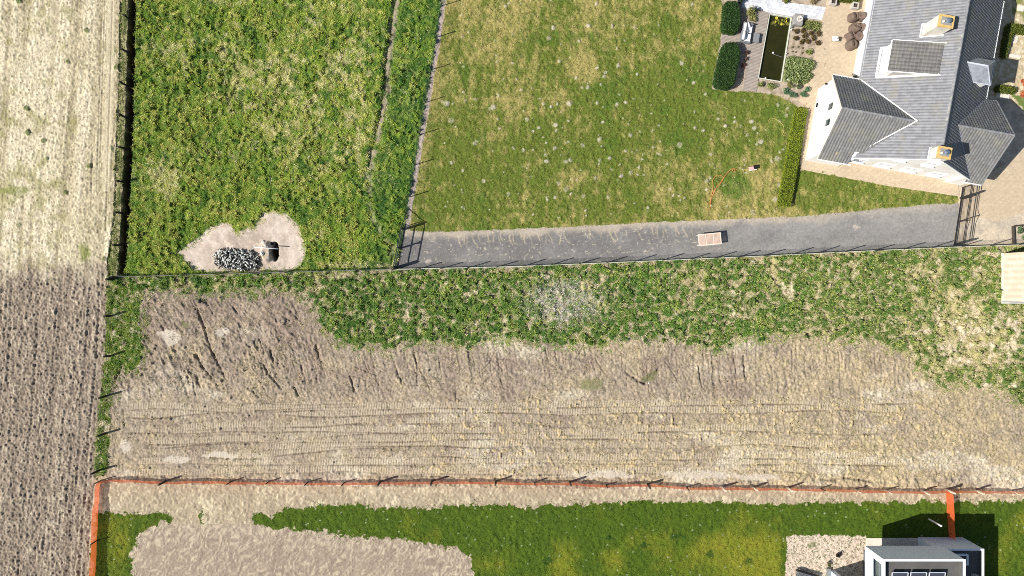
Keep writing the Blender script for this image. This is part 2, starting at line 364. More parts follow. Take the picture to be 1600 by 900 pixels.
Z[:] = z; C[:] = c

def setreg(mask, i, zz, cc):
    Z[mask] = zz[mask] if isinstance(zz, np.ndarray) else zz
    C[mask] = cc[mask]; ID[mask] = i
# --- fields to the west
XF = [(189,-90),(187,0),(186,100),(181,225),(178,330),(172,380),(167,410),(168,430),(166,500),(163,560),(157,620),(151,680),(148,735),(147,752),(141,830),(137,900),(132,990)]
xf = curve(XF, V).astype(np.float32)
inF = (U + wx*.35) < xf
us_ = U + .07*(V-450)                        # plough lines lean a little
row = fbm(us_, V*.03, 4.2, 600, 3, .6); clp = fbm(us_, V*.55, 4.2, 610, 3, .65)
zp = row*.042 + clp*.05 + fbm(U, V, 2.6, 618, 1)*.05 + np.maximum(0, clp)*.03
wheel = np.zeros_like(U)
for cx in (20, 62, 98, 140): wheel = np.maximum(wheel, np.exp(-((us_-cx-2*fbm(U, V, 90, 615, 1))/2.4)**2))
zp = zp - .10*wheel*np.maximum(.2, .6+clp)
zp = zp - .12*np.exp(-((us_-xf-.07*(V-450)+12)/2.0)**2)*(V > 430)*(.5+.5*sm(-.5,.5,clp))
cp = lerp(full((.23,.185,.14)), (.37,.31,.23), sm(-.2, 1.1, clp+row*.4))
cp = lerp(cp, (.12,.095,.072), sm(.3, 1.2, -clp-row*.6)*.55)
cp *= (1+.30*fbm(U, V, 2.3, 620, 2))[..., None]
row2 = fbm(us_, V*.03, 7, 630, 3); sp = fbm(U, V*.7, 2.6, 640, 2); big = fbm(U*1.4, V*.7, 60, 650, 4)
zs = row2*.03+sp*.034
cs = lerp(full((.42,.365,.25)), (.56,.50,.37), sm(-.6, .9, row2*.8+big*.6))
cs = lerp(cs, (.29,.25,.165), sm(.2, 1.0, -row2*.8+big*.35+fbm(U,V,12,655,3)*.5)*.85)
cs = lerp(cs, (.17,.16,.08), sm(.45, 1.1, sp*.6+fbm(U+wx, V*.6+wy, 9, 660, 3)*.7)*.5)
cs = cs*(1+.20*fbm(U, V*.8, 2.2, 675, 1))[..., None]
gl = sm(.0, .9, big*.5+fbm(U, V, 16, 670, 3)*.7-.25+.5*np.exp(-((V-300)/60)**2)*(U < 110)+.4*np.exp(-((V-185)/20)**2)*(U < 80))
cs = lerp(cs, (.25,.235,.10), gl*.7)
wd, hd = worley(U, V, 8.0, 71); dots = sm(.20, .10, wd)*(hd > .5-.2*sm(-.3,.6,big)); cs = lerp(cs, (.15,.13,.075), dots*.7); zs = zs+dots*.03
wd, hd = worley(U, V, 60.0, 73); gt = sm(.085, .04, wd+wx*.008)*(hd > .6); cs = lerp(cs, (.085,.12,.03), gt*.85); zs = zs+gt*.12
# tyre lugs in the stubble: chevrons along the field edge and two turning tracks
def lug(d, along, w, per, amp, skew=1.2):
    on = (np.abs(d) < w); return on*np.sin((along+np.abs(d)*skew)*2*math.pi/per)*amp, on
for d, al, w in ((U-(xf-14), V, 6.5), (U-(66+(190-V)*.75)*1.0 + 0*U, V, 0), ):
    if w:
        h_, on = lug(d, al, w, 3.6, .022); on = on & (V < 300); zs = np.where(on, zs*.5+h_, zs)
        cs = lerp(cs, (.52,.46,.33), on*.6)
for pts, w in (([(-80,130),(0,118),(35,103),(70,80),(85,55),(92,-90)],7),([(-80,345),(0,340),(40,330),(70,322)],5),([(-80,372),(0,362),(35,350),(62,328)],6),([(35,430),(40,400),(60,385)],5),([(68,436),(68,412),(66,395)],4),([(102,436),(102,412),(98,392)],4)):
    best = np.full(U.shape, 1e9, np.float32); al = np.zeros_like(U); acc = 0
    for (ax, ay), (bx, by) in zip(pts[:-1], pts[1:]):
        ex, ey = bx-ax, by-ay; Ln = math.hypot(ex, ey); t = np.clip(((U-ax)*ex+(V-ay)*ey)/Ln**2, 0, 1)
        d = np.hypot(U-ax-t*ex, V-ay-t*ey); b_ = d < best; best = np.where(b_, d, best); al = np.where(b_, acc+t*Ln, al); acc += Ln
    h_, on = lug(best, al, w, 3.8, .024, 1.0); on = on & (fbm(U, V, 25, 690, 2) > -.6); zs = np.where(on, zs*.5+h_, zs); cs = lerp(cs, (.46,.40,.30), on*.35)
for x_, y0_, y1_ in ((160,20,300),(164,0,250),(176,0,360),(152,240,330),(151,230,300)):
    ll = np.exp(-((U-x_+.03*(V))/.9)**2)*((V > y0_) & (V < y1_)); zs -= ll*.05; cs = lerp(cs, (.24,.20,.14), ll*.5)
cs = lerp(cs, (.16,.19,.045), sm(14, 5, np.hypot((UW-131)*1.0, (VW-393)*.75))*.8)
cs = lerp(cs, (.16,.19,.045), sm(1, .5, np.hypot((UW-20)/30, (VW-298)/9))*.6)
cs = cs*np.array([1.02,1.01,.97], np.float32)
wP = sm(-25, 22, V-422+fbm(U, V, 22, 700, 3)*14)
cf = lerp(cs, (0,0,0), np.zeros_like(U)); cf = cs*(1-wP[..., None]) + cp*wP[..., None]; zf = zs*(1-wP)+zp*wP
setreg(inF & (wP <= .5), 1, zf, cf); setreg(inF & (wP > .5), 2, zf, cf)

# --- grass ground under the blades
def grass_ground(base, dry, amp, tuft=9, seed=0, dark=None):
    cc = lerp(full(base), DGREEN, sm(.0, .9, fbm(U, V, tuft*2.2, 800+seed, 3))*.5)
    cc = lerp(cc, STRAW, np.clip(dry, 0, 1)*.8)
    if dark is not None: cc = lerp(cc, (.05,.045,.02), dark*.6)
    return amp*(fbm(U, V, tuft, 810+seed, 2) + .5*fbm(U, V, tuft*.45, 820+seed, 2)), cc
# north meadow
dryN = sm(.0, 1.1, -.35*sm(250, 380, V) - .25*sm(290,215,U) - .7*np.exp(-((U-302)/22)**2-((V-158)/22)**2) + fbm(U, V, 8, 900, 3)*.75 + n_mid*.35 + n_big*.25 + .35*np.exp(-((U-430)**2/190**2+(V-120)**2/150**2)) - .15)
dryN = np.maximum(dryN, sm(46, 22, np.hypot(UW-250, (VW-275)*.85))*sm(-.6,.5,n_tuft)*.8)
dryN *= 1-.75*sm(590, 625, U+V*.12)
dryN = np.maximum(dryN, sm(24, 6, np.abs(VW-420))*sm(480, 520, U)*.7*sm(-.5, .5, n_tuft))
zN, cN = grass_ground(GREEN, dryN, .085, 8, 0)
MID = [(696,-90),(690,0),(682,58),(673,109),(665,160),(656,210),(648,257),(640,307),(631,357),(619,420)]
xm = curve(MID, V).astype(np.float32); ye = np.interp(U, [160,620,800,1200,1500,1600,1700], [433,420,417,399.5,386,382,378]).astype(np.float32)
XD = [(211,-90),(207,0),(204.5,110),(201,225),(196.5,330),(190,424)]
xd = curve(XD, V).astype(np.float32)
inN = (U > xf+wx*.35) & (U < xm) & (V < ye)
wN, hN = worley(U+wx*.8, V+wy*.8, 7.6, 41); bN = np.clip(1-(wN/.62)**2, 0, 1)*(.35+.65*hN)
wpn = sm(9, 5, np.abs(UW-curve([(624,-90),(620,0),(611,60),(604,110),(602,145),(595,190),(584,235),(578,262)], V).astype(np.float32)))*sm(300,240,V); zN = zN + .36*bN*(1-.3*dryN)*(.6+.8*sm(-.4,.6,fbm(U,V,30,907,2)))*(1-.8*wpn); gapN = sm(.5, .72, wN)
dryN = np.clip(dryN+gapN*.36*sm(-.9,.3,n_mid+n_big*.5-.6*sm(280,400,V))-.15*bN, 0, 1)
# trodden line through the meadow
PTH = [(624,-90),(620,0),(611,60),(604,110),(602,145),(595,190),(584,235),(578,262),(576,300),(583,345),(612,385)]
xp = curve(PTH, V).astype(np.float32); wpth = sm(6.8, 3.4, np.abs(UW-xp+fbm(U,V,9,905,2)*2))*(1-.5*sm(225, 300, V))*sm(-1.0,-.5,fbm(U,V,10,906,2)+.3*sm(260,120,V)); wpl = np.exp(-((U-xp-6.5)/2.2)**2)*sm(260,200,V)
cN = lerp(cN, (.33,.27,.20), wpth*.85); zN = zN*(1-.95*wpth)-.12*wpth-.15*np.exp(-((U-xp+4)/2.0)**2)*sm(290,240,V); zN = zN-.12*wpl
setreg(inN, 4, zN, cN)
# verge with ditch
inV = (U > xf+wx*.3) & (U < xd+7+wx*.3) & (V < ye)
cV = lerp(full((.13,.15,.045)), (.35,.31,.17), sm(-.3, .8, fbm(U, V*.4, 5, 910, 3)+.6*np.exp(-((U-xd+8)/2.0)**2)))
dd = (U+wx*.25-xd)
cV = lerp(cV, (.40,.35,.20), sm(2.6,1.2,np.abs(U+wx*.3-xf-1.5))*(V<360)*.8)
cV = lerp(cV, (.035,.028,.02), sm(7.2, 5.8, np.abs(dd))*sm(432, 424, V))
zV = fbm(U, V, 5, 915, 2)*.05 - sm(4.0,1.5,np.abs(U+wx*.3-xf-2.5))*.10
zd = -1.2*sm(6.6, 5.2, np.abs(dd))*sm(431, 424, V)
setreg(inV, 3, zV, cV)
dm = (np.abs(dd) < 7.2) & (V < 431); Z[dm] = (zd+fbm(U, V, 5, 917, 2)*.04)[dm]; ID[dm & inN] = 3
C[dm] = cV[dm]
# rough meadow strip north of the soil, and the grass tongue on the left
POLY_R = [(167,434),(300,429),(620,421),(800,418),(1200,400),(1500,387),(1710,378),(1710,640),(1600,634),(1582,616),(1540,602),(1470,600),(1443,578),(1425,556),(1385,540),(1352,522),(1335,534),(1305,536),(1292,521),(1240,527),(1200,529),(1150,531),(1118,545),(1100,541),(1062,531),(1000,525),(955,527),(940,541),(900,540),(845,534),(800,531),(762,529),(735,539),(700,536),(668,533),(640,531),(604,544),(560,541),(532,531),(512,517),(500,500),(497,478),(492,462),(440,455),(395,453),(330,459),(280,455),(240,452),(205,458),(196,462),(222,470),(216,500),(226,540),(224,560),(206,580),(192,574),(176,596),(169,625),(172,690),(166,738),(150,745),(148,735),(157,620),(163,560),(166,500)]
wR0, hR0 = worley(U+wx, V+wy, 9.2, 57); sdR = sd_poly(UW, VW, POLY_R)
inR = (sdR+(hR0-.45)*14*sm(215,245,U) < 0) & (V > ye) & (U > xf)
bald = sm(.15, .8, fbm(U, V, 13, 920, 3)*.7 + fbm(U, V, 60, 925, 2)*.4 + .55*np.exp(-(((U-885)/62)**2+((V-470)/34)**2)**1.2) + .6*np.exp(-(((U-1510)/75)**2+((V-545)/60)**2)) + .42*sm(1000, 1450, U) + .3*sm(.2,.8,fbm(U,V,48,927,2)) + .35*np.exp(-((U-1145)/30)**2-((V-485)/20)**2)-.35 + .5*np.exp(-((V-450)/9)**2)*(U < 500)*(U > 230))
wR, hR = worley(U+wx, V+wy, 9.2, 57); bR = np.clip(1-(wR/.54)**2, 0, 1)*sm(.06, .4, hR-np.clip(bald, 0, 1)*.55+.25)
zR, cR = grass_ground((.055,.105,.02), bald*.95, .11, 8, 3)
zR = zR + .38*bR*(1-.6*np.exp(-(((U-880)/58)**2+((V-472)/33)**2)))*(1-.6*sm(232,215,U)*sm(445,455,V))*(.5+.5*hR); gapR = sm(.38, .58, wR)*sm(-1.3, -.1, n_mid+n_big*.4); bald = np.clip(np.maximum(bald*(1-.8*bR), gapR*.85), 0, 1)*(1-.9*sm(232,222,U)*sm(440,455,V)); cR = lerp(cR, (.46,.38,.24), gapR*.75)
grey = np.clip(1.3*np.exp(-(((UW-880)/58)**2+((VW-472)/33)**2)**1.3), 0, 1); cR = lerp(cR, (.42,.38,.31), grey*sm(-.6, .6, n_fine)*.7)
pal2 = sm(.1, .5, fbm(U, V, 12, 930, 3)+.65*np.exp(-(((U-1520)/70)**2+((V-530)/58)**2))-.45); cR = lerp(cR, (.58,.49,.36), pal2*.85); zR *= 1-.6*pal2
setreg(inR, 5, zR, cR)
bald = np.maximum(bald, pal2)
# --- lawn of the white house
LAWN = [(690,-90),(1130,-90),(1127,52),(1112,140),(1160,143),(1216,148),(1248,167),(1256,168),(1250,268),(1262,265),(1390,290),(1497,306),(1497,318),(1460,319),(1400,324),(1330,331),(1250,338),(1200,340),(1100,344),(1000,348),(900,354),(800,358),(700,362),(655,361),(640,360)]
sdL = sd_poly(U+wx*.35, V+wy*.35, LAWN)
inL = (sdL < 0) & (U > xm)
dryL = sm(-.45, 1.05, -.28*sm(150,230,V)*sm(1200,1000,U) +.15*sm(180,60,V) + n_big*.5+n_mid*.45+fbm(U, V, 7, 940, 3)*.5+fbm(U, V*.35, 5, 941, 2)*.25+.15*np.sin((U+.08*V)*.33)*.8+.25*np.exp(-((U-760)/110)**2)*sm(250,150,V)+.35*sm(360,335,V)*sm(325,345,V))
dryL = np.maximum(dryL, sm(34, 12, np.hypot(UW-911, VW-103)+fbm(U,V,9,945,3)*12)*.9); dryL = np.maximum(dryL, sm(18, 4, U-xm-8)*.75*sm(-.8,.5,n_tuft))
zL = fbm(U, V, 5, 950, 2)*.045+fbm(U, V, 2.4, 955, 1)*.022
hatch = np.sin((U+.13*V)*1.9+fbm(U,V,20,957,2)*2)*.5+np.sin((V+.03*U)*1.3+fbm(U,V,20,958,2)*2)*.5; cL = lerp(full((.10,.14,.022)), (.37,.30,.11), np.clip(dryL*.85+.10*hatch, 0, 1))
cL = lerp(cL, (.065,.125,.018), sm(.35, 1.0, fbm(U, V, 28, 960, 3)-n_big*.4)*.7)
cL = lerp(cL, (.045,.13,.015), sm(1,.4,np.hypot((UW-1150)/38,(VW-292)/30))*.6)
setreg(inL, 6, zL, cL)
r3 = np.random.default_rng(8); clm = np.zeros_like(U)
for k in range(300):                          # pale seeded clumps scattered through the lawn
    x = r3.uniform(690, 1245); y = r3.uniform(0, 345)
    if k % 3 and r3.random() < .5: y = r3.uniform(150, 335)
    if sd_poly(np.array([x]), np.array([y]), [(700,0),(1128,0),(1110,140),(1235,160),(1215,335),(650,352)])[0] > 0: continue
    rr = r3.choice([1.2,1.6,2.0,2.6,3.4,4.4], p=[.2,.2,.2,.2,.13,.07])*1.25; i, j = int(y-V0), int(x-U0); q = 9
    s_ = np.s_[i-q:i+q, j-q:j+q]; m_ = sm(rr, rr*.5, np.hypot(U[s_]+wx[s_]*.4-x, V[s_]+wy[s_]*.4-y))*r3.uniform(.4, .9)
    C[s_] = lerp(C[s_], (.45,.41,.32), m_*(ID[s_] == 6)); Z[s_] += m_*.07; clm[s_] = np.maximum(clm[s_], m_)
# gravel strip along the mid fence
inG = (U > xm-.5) & (U < xm+7.5+wx*.3) & (V < 360)
cG = lerp(full((.36,.30,.27)), (.50,.36,.24), sm(5, 9, U-xm)*sm(260, 120, V)); cG *= (1+.22*fbm(U, V, 2.4, 965, 2))[..., None]
setreg(inG, 8, fbm(U, V, 2.6, 966, 1)*.02, cG)
# --- driveway
DRV = [(617,423),(632,357),(655,361),(700,362),(800,358),(900,354),(1000,348),(1100,344),(1200,340),(1250,338),(1330,331),(1400,324),(1460,319),(1500,317),(1489,385),(1350,392),(1200,399),(1000,408),(800,416)]
inD = (sd_poly(U+wx*.12, V+wy*.12, DRV) < 0) & (sdL > -.1)
yt = np.interp(U, [632,700,800,900,1000,1100,1200,1250,1330,1400,1460,1500], [357,362,358,354,348,344,340,338,331,324,319,317])
cD = lerp(full((.165,.158,.15)), (.255,.245,.23), sm(-.7, .9, fbm(U, V*1.6, 46, 970, 4)*.6+sm(900,1250,U)*.9-.3))
cD = lerp(cD, (.125,.12,.115), sm(.2, 1.1, fbm(U, V, 30, 975, 3)-sm(700, 1150, U)*.6+.15)*.6)
dust = sm(15, 3, V-yt+fbm(U, V, 20, 976, 3)*5)*(1-.55*sm(1200, 1350, U)); cD = lerp(cD, (.42,.36,.285), dust*.85)
cD *= (1+.10*fbm(U, V, 2.2, 977, 1))[..., None]
cD = lerp(cD, (.50,.45,.35), (fbm(U, V, 2.6, 978, 1) > 1.25)*(1-sm(1000, 1300, U))*.7)
c, z = cD, np.zeros_like(U)
for k in range(44):                           # wisps of dry straw raked across the asphalt
    x = r3.uniform(690, 1080) if k < 52 else r3.uniform(1160, 1190); y = np.interp(x, [690,1080], [364,348])+r3.uniform(4, 9); ln = r3.uniform(7, 22); b_ = r3.uniform(-.2, .7)
    groove([(x, y), (x+b_*ln*.25, y+ln*.4), (x+b_*ln*.7, y+ln*.8)], r3.uniform(.5, .85), 0, (.50,.42,.28), r3.uniform(.3, .8))
for k in range(70):
    x = r3.uniform(640, 1100); y = np.interp(x, [690,1080], [364,348])+r3.uniform(8, 46); a = r3.uniform(-.6, .6); ln = r3.uniform(2, 7)
    groove([(x, y), (x+math.cos(a)*ln, y+math.sin(a)*ln)], .5, 0, (.55,.48,.34), r3.uniform(.3, .7))
blot(1339, 354, 6, 5, (.5,.43,.36), .6); blot(668, 410, 5, 4, (.5,.43,.36), .6)
cD = c
setreg(inD, 7, fbm(U, V, 40, 979, 2)*.01, cD)
# yard around the house (paved sheets lie on it)
YARD = [(1296,-90),(1710,-90),(1710,380),(1489,386),(1497,306),(1390,290),(1262,266),(1250,262),(1262,160),(1290,100)]
inY = (sd_poly(U, V, YARD) < 0) & (ID != 7) & (ID != 6)
cY = lerp(full((.52,.44,.33)), (.40,.345,.27), sm(-.3, .9, fbm(U, V, 18, 980, 4))); cY *= (1+.14*fbm(U, V, 2.4, 981, 2))[..., None]
cY = lerp(cY, (.27,.22,.165), sm(.3, 1.1, fbm(U, V, 26, 982, 4)+.6*np.exp(-((V-378)/12)**2))*.6)
setreg(inY, 12, 0.0, cY)
# house footprints flat
def flat(poly, i, zz, cc): m_ = sd_poly(U, V, poly) < 0; setreg(m_, i, zz, full(cc))
GARD = [(1290,-90),(1296,-2),(1283,32),(1270,100),(1262,160),(1248,167),(1216,148),(1160,143),(1112,140),(1127,52),(1132,-2),(1130,-90)]
mg = sd_poly(UW*.3+U*.7, VW*.3+V*.7, GARD) < 0
cg = lerp(full((.40,.33,.25)), (.27,.215,.155), sm(-.2, .8, fbm(U, V, 5, 985, 3)))
setreg(mg, 13, fbm(U, V, 5, 986, 2)*.02, cg)
ebed = (sd_poly(U, V, [(1560,-90),(1710,-90),(1710,190),(1600,180),(1578,155),(1545,155),(1545,60)]) < 0)
ce = lerp(full((.44,.36,.22)), (.60,.52,.38), sm(-.3, .7, fbm(U, V, 4, 987, 3))); ce = lerp(ce, (.16,.18,.04), (sd_poly(U, V, [(1575,-90),(1710,-90),(1710,40),(1583,40)]) < 0)*.9*sm(-1,.6,n_tuft))
ce = lerp(ce, (.10,.16,.03), (sd_poly(UW, VW, [(1578,142),(1600,175),(1710,200),(1710,160),(1590,150)]) < 0)*.9)
setreg(ebed, 13, fbm(U, V, 4, 988, 2)*.03, ce)
POND = [(1202.5,22),(1236.5,27.5),(1220.5,128),(1184.5,122)]
flat(POND, 14, -.75, (.05,.05,.02))
# --- lower lawn
LOW = [(430,808),(445,797),(500,790),(580,792),(660,795),(700,791),(780,788),(820,796),(860,790),(930,788),(1000,784),(1100,784),(1200,787),(1400,784),(1424,789),(1440,784),(1710,784),(1710,1000),(736,1000),(738,880),(733,866),(700,852),(620,842),(560,838),(500,830),(425,826),(400,820),(395,806),(410,800),(418,812)]
LWEST = [(150,803),(266,802),(272,811),(238,820),(216,836),(206,860),(202,1000),(138,1000),(146,850)]
LS = [(311,800),(318,799),(318,818),(311,818)]
sdo = np.minimum(np.minimum(sd_poly(UW, VW, LOW), sd_poly(UW, VW, LWEST)), sd_poly(UW, VW, LS))
inO = (sdo+fbm(U,V,5,989,2)*3 < 0) & (U > xf)
gy = sm(.0, 1.0, n_mid*.55+n_big*.4+.7*np.exp(-((U-1130)/90)**2-((V-850)/30)**2)+.45*sm(805,860,V)*sm(700,760,U)*(U<1220)+.7*np.exp(-((U-185)/28)**2-((V-855)/60)**2)-.25*sm(815,795,V))
zO = fbm(U, V, 5, 990, 2)*.045+fbm(U, V, 2.4, 991, 1)*.012
wd, hd = worley(U, V, 13, 77); cO_s = sm(.13,.07,wd)*(hd > .8)
cO = lerp(full((.055,.092,.010)), (.175,.18,.018), gy*.9); cO = lerp(cO, (.095,.145,.012), sm(-.4, .8, fbm(U, V, 9, 992, 3))*.4)
for b in ((185,854,7,5),(855,878,9,5),(1108,865,8,6),(1170,880,8,5),(950,840,7,5),(1008,852,8,4),(1060,838,14,5)):
    m_ = sm(1.2, .5, np.hypot((UW-b[0])/b[2], (VW-b[1])/b[3])); cO = lerp(cO, (.022,.055,.010), m_*.85)
cO = lerp(cO, (.30,.34,.20), cO_s*.8)
setreg(inO, 9, zO, cO)
inGY = (sd_poly(UW*.6+U*.4, VW*.6+V*.4, [(1229,838),(1300,836),(1354,838),(1354,1000),(1222,1000)]) < 0)
wd, hd = worley(U, V, 6.5, 75); cGY = lerp(full((.55,.45,.355)), (.34,.27,.20), sm(.25, 1.0, fbm(U, V, 3.8, 993, 3))); cGY = lerp(cGY, (.22,.17,.11), sm(.26, .14, wd)*(hd > .4)*.8); cGY = lerp(cGY, (.12,.15,.05), sm(1.1,.5,np.hypot((UW-1270)/9,(VW-853)/4.5))*.7)
setreg(inGY, 11, fbm(U, V, 3.2, 994, 2)*.035, cGY)
# soil blob in the lower lawn stays bare soil; brushed straw texture
blob = (ID == 0) & (V > 818) & (U > 195) & (U < 745)
ang = fbm(U, V, 60, 995, 2)*.8+.9; aa = U*np.cos(ang)+V*np.sin(ang); bb = -U*np.sin(ang)+V*np.cos(ang)
st = fbm(U+.4*V+fbm(U,V,18,997,2)*6, V*.55, 2.9, 996, 3)
C[blob] = lerp(lerp(full((.29,.232,.175)), (.46,.38,.275), sm(-.2, 1.1, st)), (.22,.17,.125), sm(.3, 1.0, -st+n_mid*.4)*.6)[blob]
Z[blob] = (st*.016+fbm(U,V,2.3,998,1)*.012)[blob]; eb = sm(26, 4, -np.minimum(0, sd_poly(U, V, [(205,1000),(205,856),(225,836),(300,826),(420,830),(560,842),(700,856),(730,872),(735,1000)])))*blob; C[:] = lerp(C, (.50,.42,.30), eb*.45*sm(-.6,.6,st))
# --- sand patch in the meadow
SP = [(277,393),(300,378),(316,367),(325,356),(345,348),(362,351),(369,362),(398,352),(410,336),(425,328),(448,334),(464,350),(476,376),(478,400),(466,420),(440,424),(420,423),(400,426),(330,425),(302,423),(288,407)]
inS = sd_poly(UW*.5+U*.5, VW*.5+V*.5, SP) < 0
cS = lerp(full((.47,.385,.315)), (.56,.475,.395), sm(-.4, .7, fbm(U, V, 12, 1000, 3))); cS *= (1+.07*fbm(U, V, 2.2, 1001, 1))[..., None]
cS = lerp(cS, (.36,.295,.235), np.clip(sm(1.2, .7, np.hypot((UW-384)/30, (VW-371)/20)) + sm(1.2, .7, np.hypot((UW-372)/46, (VW-408)/22)) + sm(1.2, .6, np.hypot((UW-420)/14, (VW-395)/28)), 0, 1)*.85*sm(-1, .2, n_fine))
zSd = fbm(U, V, 14, 1002, 3)*.035 + .62*sm(1.1, .6, np.hypot((U-418)/10, (V-394)/17))*sm(428.5, 426.5, U+fbm(U,V,5,1003,2)*1.5)
pit = sm(1.1, .85, np.hypot((U-430.3+wx*.2)/5.5, (V-393.5+wy*.3)/14.5)); zSd = zSd-1.0*pit; cS = lerp(cS, (.05,.04,.03), pit)
cS = lerp(cS, (.45,.42,.20), sm(.9, .3, np.hypot((UW-414)/8, (VW-398)/9))*.6*sm(-.4, .4, n_fine))
setreg(inS, 10, zSd, cS)
# house and shed footprints sit level
for poly in ([(1262,252),(1285,135),(1345,100),(1375,-90),(1540,-90),(1530,40),(1530,300),(1470,292)], [(1350,836),(1510,836),(1510,1000),(1350,1000)], [(1560,385),(1710,380),(1710,480),(1560,475)]):
    Z[sd_poly(U, V, poly) < 0] *= .15

def hsample(px, py): return float(Z[int(np.clip(round(py-V0), 0, NR-1)), int(np.clip(round(px-U0), 0, NC-1))])
X3 = (U-800)*G; Y3 = (450-V)*G
def build_ground():
    P = np.stack([X3, Y3, Z], -1).reshape(-1, 3); Cc = np.clip(C, .005, .9).reshape(-1, 3)
    idx = np.arange(NR*NC).reshape(NR, NC)
    q = np.stack([idx[1:, :-1], idx[1:, 1:], idx[:-1, 1:], idx[:-1, :-1]], -1).reshape(-1, 4); qi = ID[:-1, :-1].reshape(-1)
    names = {0:'bare_soil',1:'stubble_field',2:'ploughed_field',3:'grass_verge',4:'meadow',5:'rough_meadow',6:'lawn',7:'driveway',8:'gravel_path',9:'lower_lawn',10:'sand_patch',11:'gravel_yard',12:'forecourt',13:'garden_bed',14:'pond_bed'}
    for i, nm in names.items():
        f_ = q[qi == i]
        if not len(f_): continue
        used, inv = np.unique(f_, return_inverse=True)
        tag(np_mesh(nm, P[used], inv.reshape(-1, 4), M[MATS[i]], Cc[used]), kind='structure')
build_ground()
# the country beyond
x0, x1, y0, y1 = X3.min(), X3.max(), Y3.min(), Y3.max(); Bq = 1500
g = MB(); g.add([(x0,y0,0),(x1,y0,0),(x1,y1,0),(x0,y1,0),(-Bq,-Bq,0),(Bq,-Bq,0),(Bq,Bq,0),(-Bq,Bq,0)], [(4,5,1,0),(5,6,2,1),(6,7,3,2),(7,4,0,3)])
tag(g.build('ground', mat('far_fields', (.14,.15,.05), .95, .4, .02, dirt=(.34,.29,.20), dscale=.012)), kind='structure')

# ------------------------------------------------------------------ grass blades
def blades(name, ids, density, nb, length, width, cfun, label, spread=.10, lean=(.5,1.1), weight=None, bbox=None, radial=None, slope=False):
    bx = bbox or (U0+2, V0+2, U1-3, V1-3)
    n = int((bx[2]-bx[0])*(bx[3]-bx[1])*G*G*density)
    pu = rng.uniform(bx[0], bx[2], n); pv = rng.uniform(bx[1], bx[3], n)
    i = np.round(pv-V0).astype(int); j = np.round(pu-U0).astype(int)
    ok = np.isin(ID[i, j], ids)
    if weight is not None: ok &= rng.random(n) < weight[i, j]
    pu, pv, i, j = pu[ok], pv[ok], i[ok], j[ok]; n = len(pu)
    col = cfun(i, j, n)                                   # n x 3 per tuft
    col = np.repeat(col, nb, 0)*(rng.uniform(.8, 1.2, (n*nb, 1)))
    x = np.repeat((pu-800)*G, nb)+rng.normal(0, spread, n*nb); y = np.repeat((450-pv)*G, nb)+rng.normal(0, spread, n*nb)
    z_ = np.repeat(Z[i, j], nb)-.02; ts = np.repeat(rng.uniform(.6, 1.35, n), nb)
    a = rng.uniform(0, 2*np.pi, n*nb)
    if radial:
        rr = np.sqrt(rng.random(n*nb)); x = np.repeat((pu-800)*G, nb)+np.cos(a)*rr*radial*ts; y = np.repeat((450-pv)*G, nb)+np.sin(a)*rr*radial*ts
        z_ = z_+.5*radial*(1-rr**2)*ts; a = a+rng.normal(0, .5, n*nb)
    if slope:
        gi, gj = Z[np.clip(i+2,0,NR-1), j]-Z[i-2, j], Z[i, np.clip(j+2,0,NC-1)]-Z[i, j-2]
        da = np.repeat(np.arctan2(gi, -gj), nb); a = da + rng.normal(0, 1.0, n*nb)
    le = rng.uniform(lean[0], lean[1], n*nb); L_ = rng.uniform(length[0], length[1], n*nb)*ts
    w = rng.uniform(width[0], width[1], n*nb)
    dx, dy = np.cos(a), np.sin(a); px_, py_ = -dy, dx
    b0 = np.stack([x-px_*w/2, y-py_*w/2, z_], -1); b1 = np.stack([x+px_*w/2, y+py_*w/2, z_], -1)
    mx_ = np.stack([x+dx*np.sin(le)*L_*.5, y+dy*np.sin(le)*L_*.5, z_+np.cos(le)*L_*.7], -1)
    tp = np.stack([x+dx*np.sin(le)*L_, y+dy*np.sin(le)*L_, z_+np.cos(le)*L_*.85], -1)
    m1 = mx_+np.stack([px_*w*.45, py_*w*.45, 0*w], -1); m0 = mx_-np.stack([px_*w*.45, py_*w*.45, 0*w], -1)
    Vt = np.stack([b0, b1, m1, m0, tp], 1).reshape(-1, 3); k = np.arange(n*nb)[:, None]*5
    Fa = np.concatenate([k+np.array([[0,1,2]]), k+np.array([[0,2,3]]), k+np.array([[3,2,4]])], 0)
    o = np_mesh(name, Vt, Fa, M['blade'], np.clip(np.repeat(col, 5, 0), .004, .8))
    return tag(o, label, 'grass', kind='stuff')
def pick(opts, p, n):
    o = np.array(opts, np.float32); return o[rng.choice(len(o), n, p=np.array(p)/sum(p))]
def c_north(i, j, n):
    q = np.clip(hN[i, j]+rng.normal(0, .15, n)+.22*fbm(U, V, 26, 908, 3)[i, j]-.35*sm(590, 625, j+U0+(i+V0)*.12)+.1, 0, .999); lush = (dryN[i, j] < .25)
    pal = np.array([(.055,.15,.03),(.11,.24,.035),(.20,.33,.04),(.30,.42,.05),(.41,.48,.065),(.54,.53,.13)], np.float32)
    g0 = pal[(q*6).astype(int)]; d = dryN[i, j][:, None]*.8; s_ = pick([(.80,.73,.38),(.68,.62,.22),(.80,.70,.46)], [3,3,1.2], n)
    return np.where(rng.random((n,1)) < d*.85, s_, g0*rng.uniform(.85,1.2,(n,1)))
def c_north_old(i, j, n):
    d = dryN[i, j][:, None]; g_ = pick([(.19,.24,.032),(.085,.17,.028),(.31,.33,.055),(.13,.23,.04),(.37,.35,.09)], [4,2.8,3.2,2.6,2.2], n)
    s_ = pick([(.60,.52,.24),(.50,.44,.14),(.66,.57,.36)], [3,3,1.5], n); return np.where(rng.random((n,1)) < d*.85, s_, g_)
sdS = sd_poly(U, V, SP)
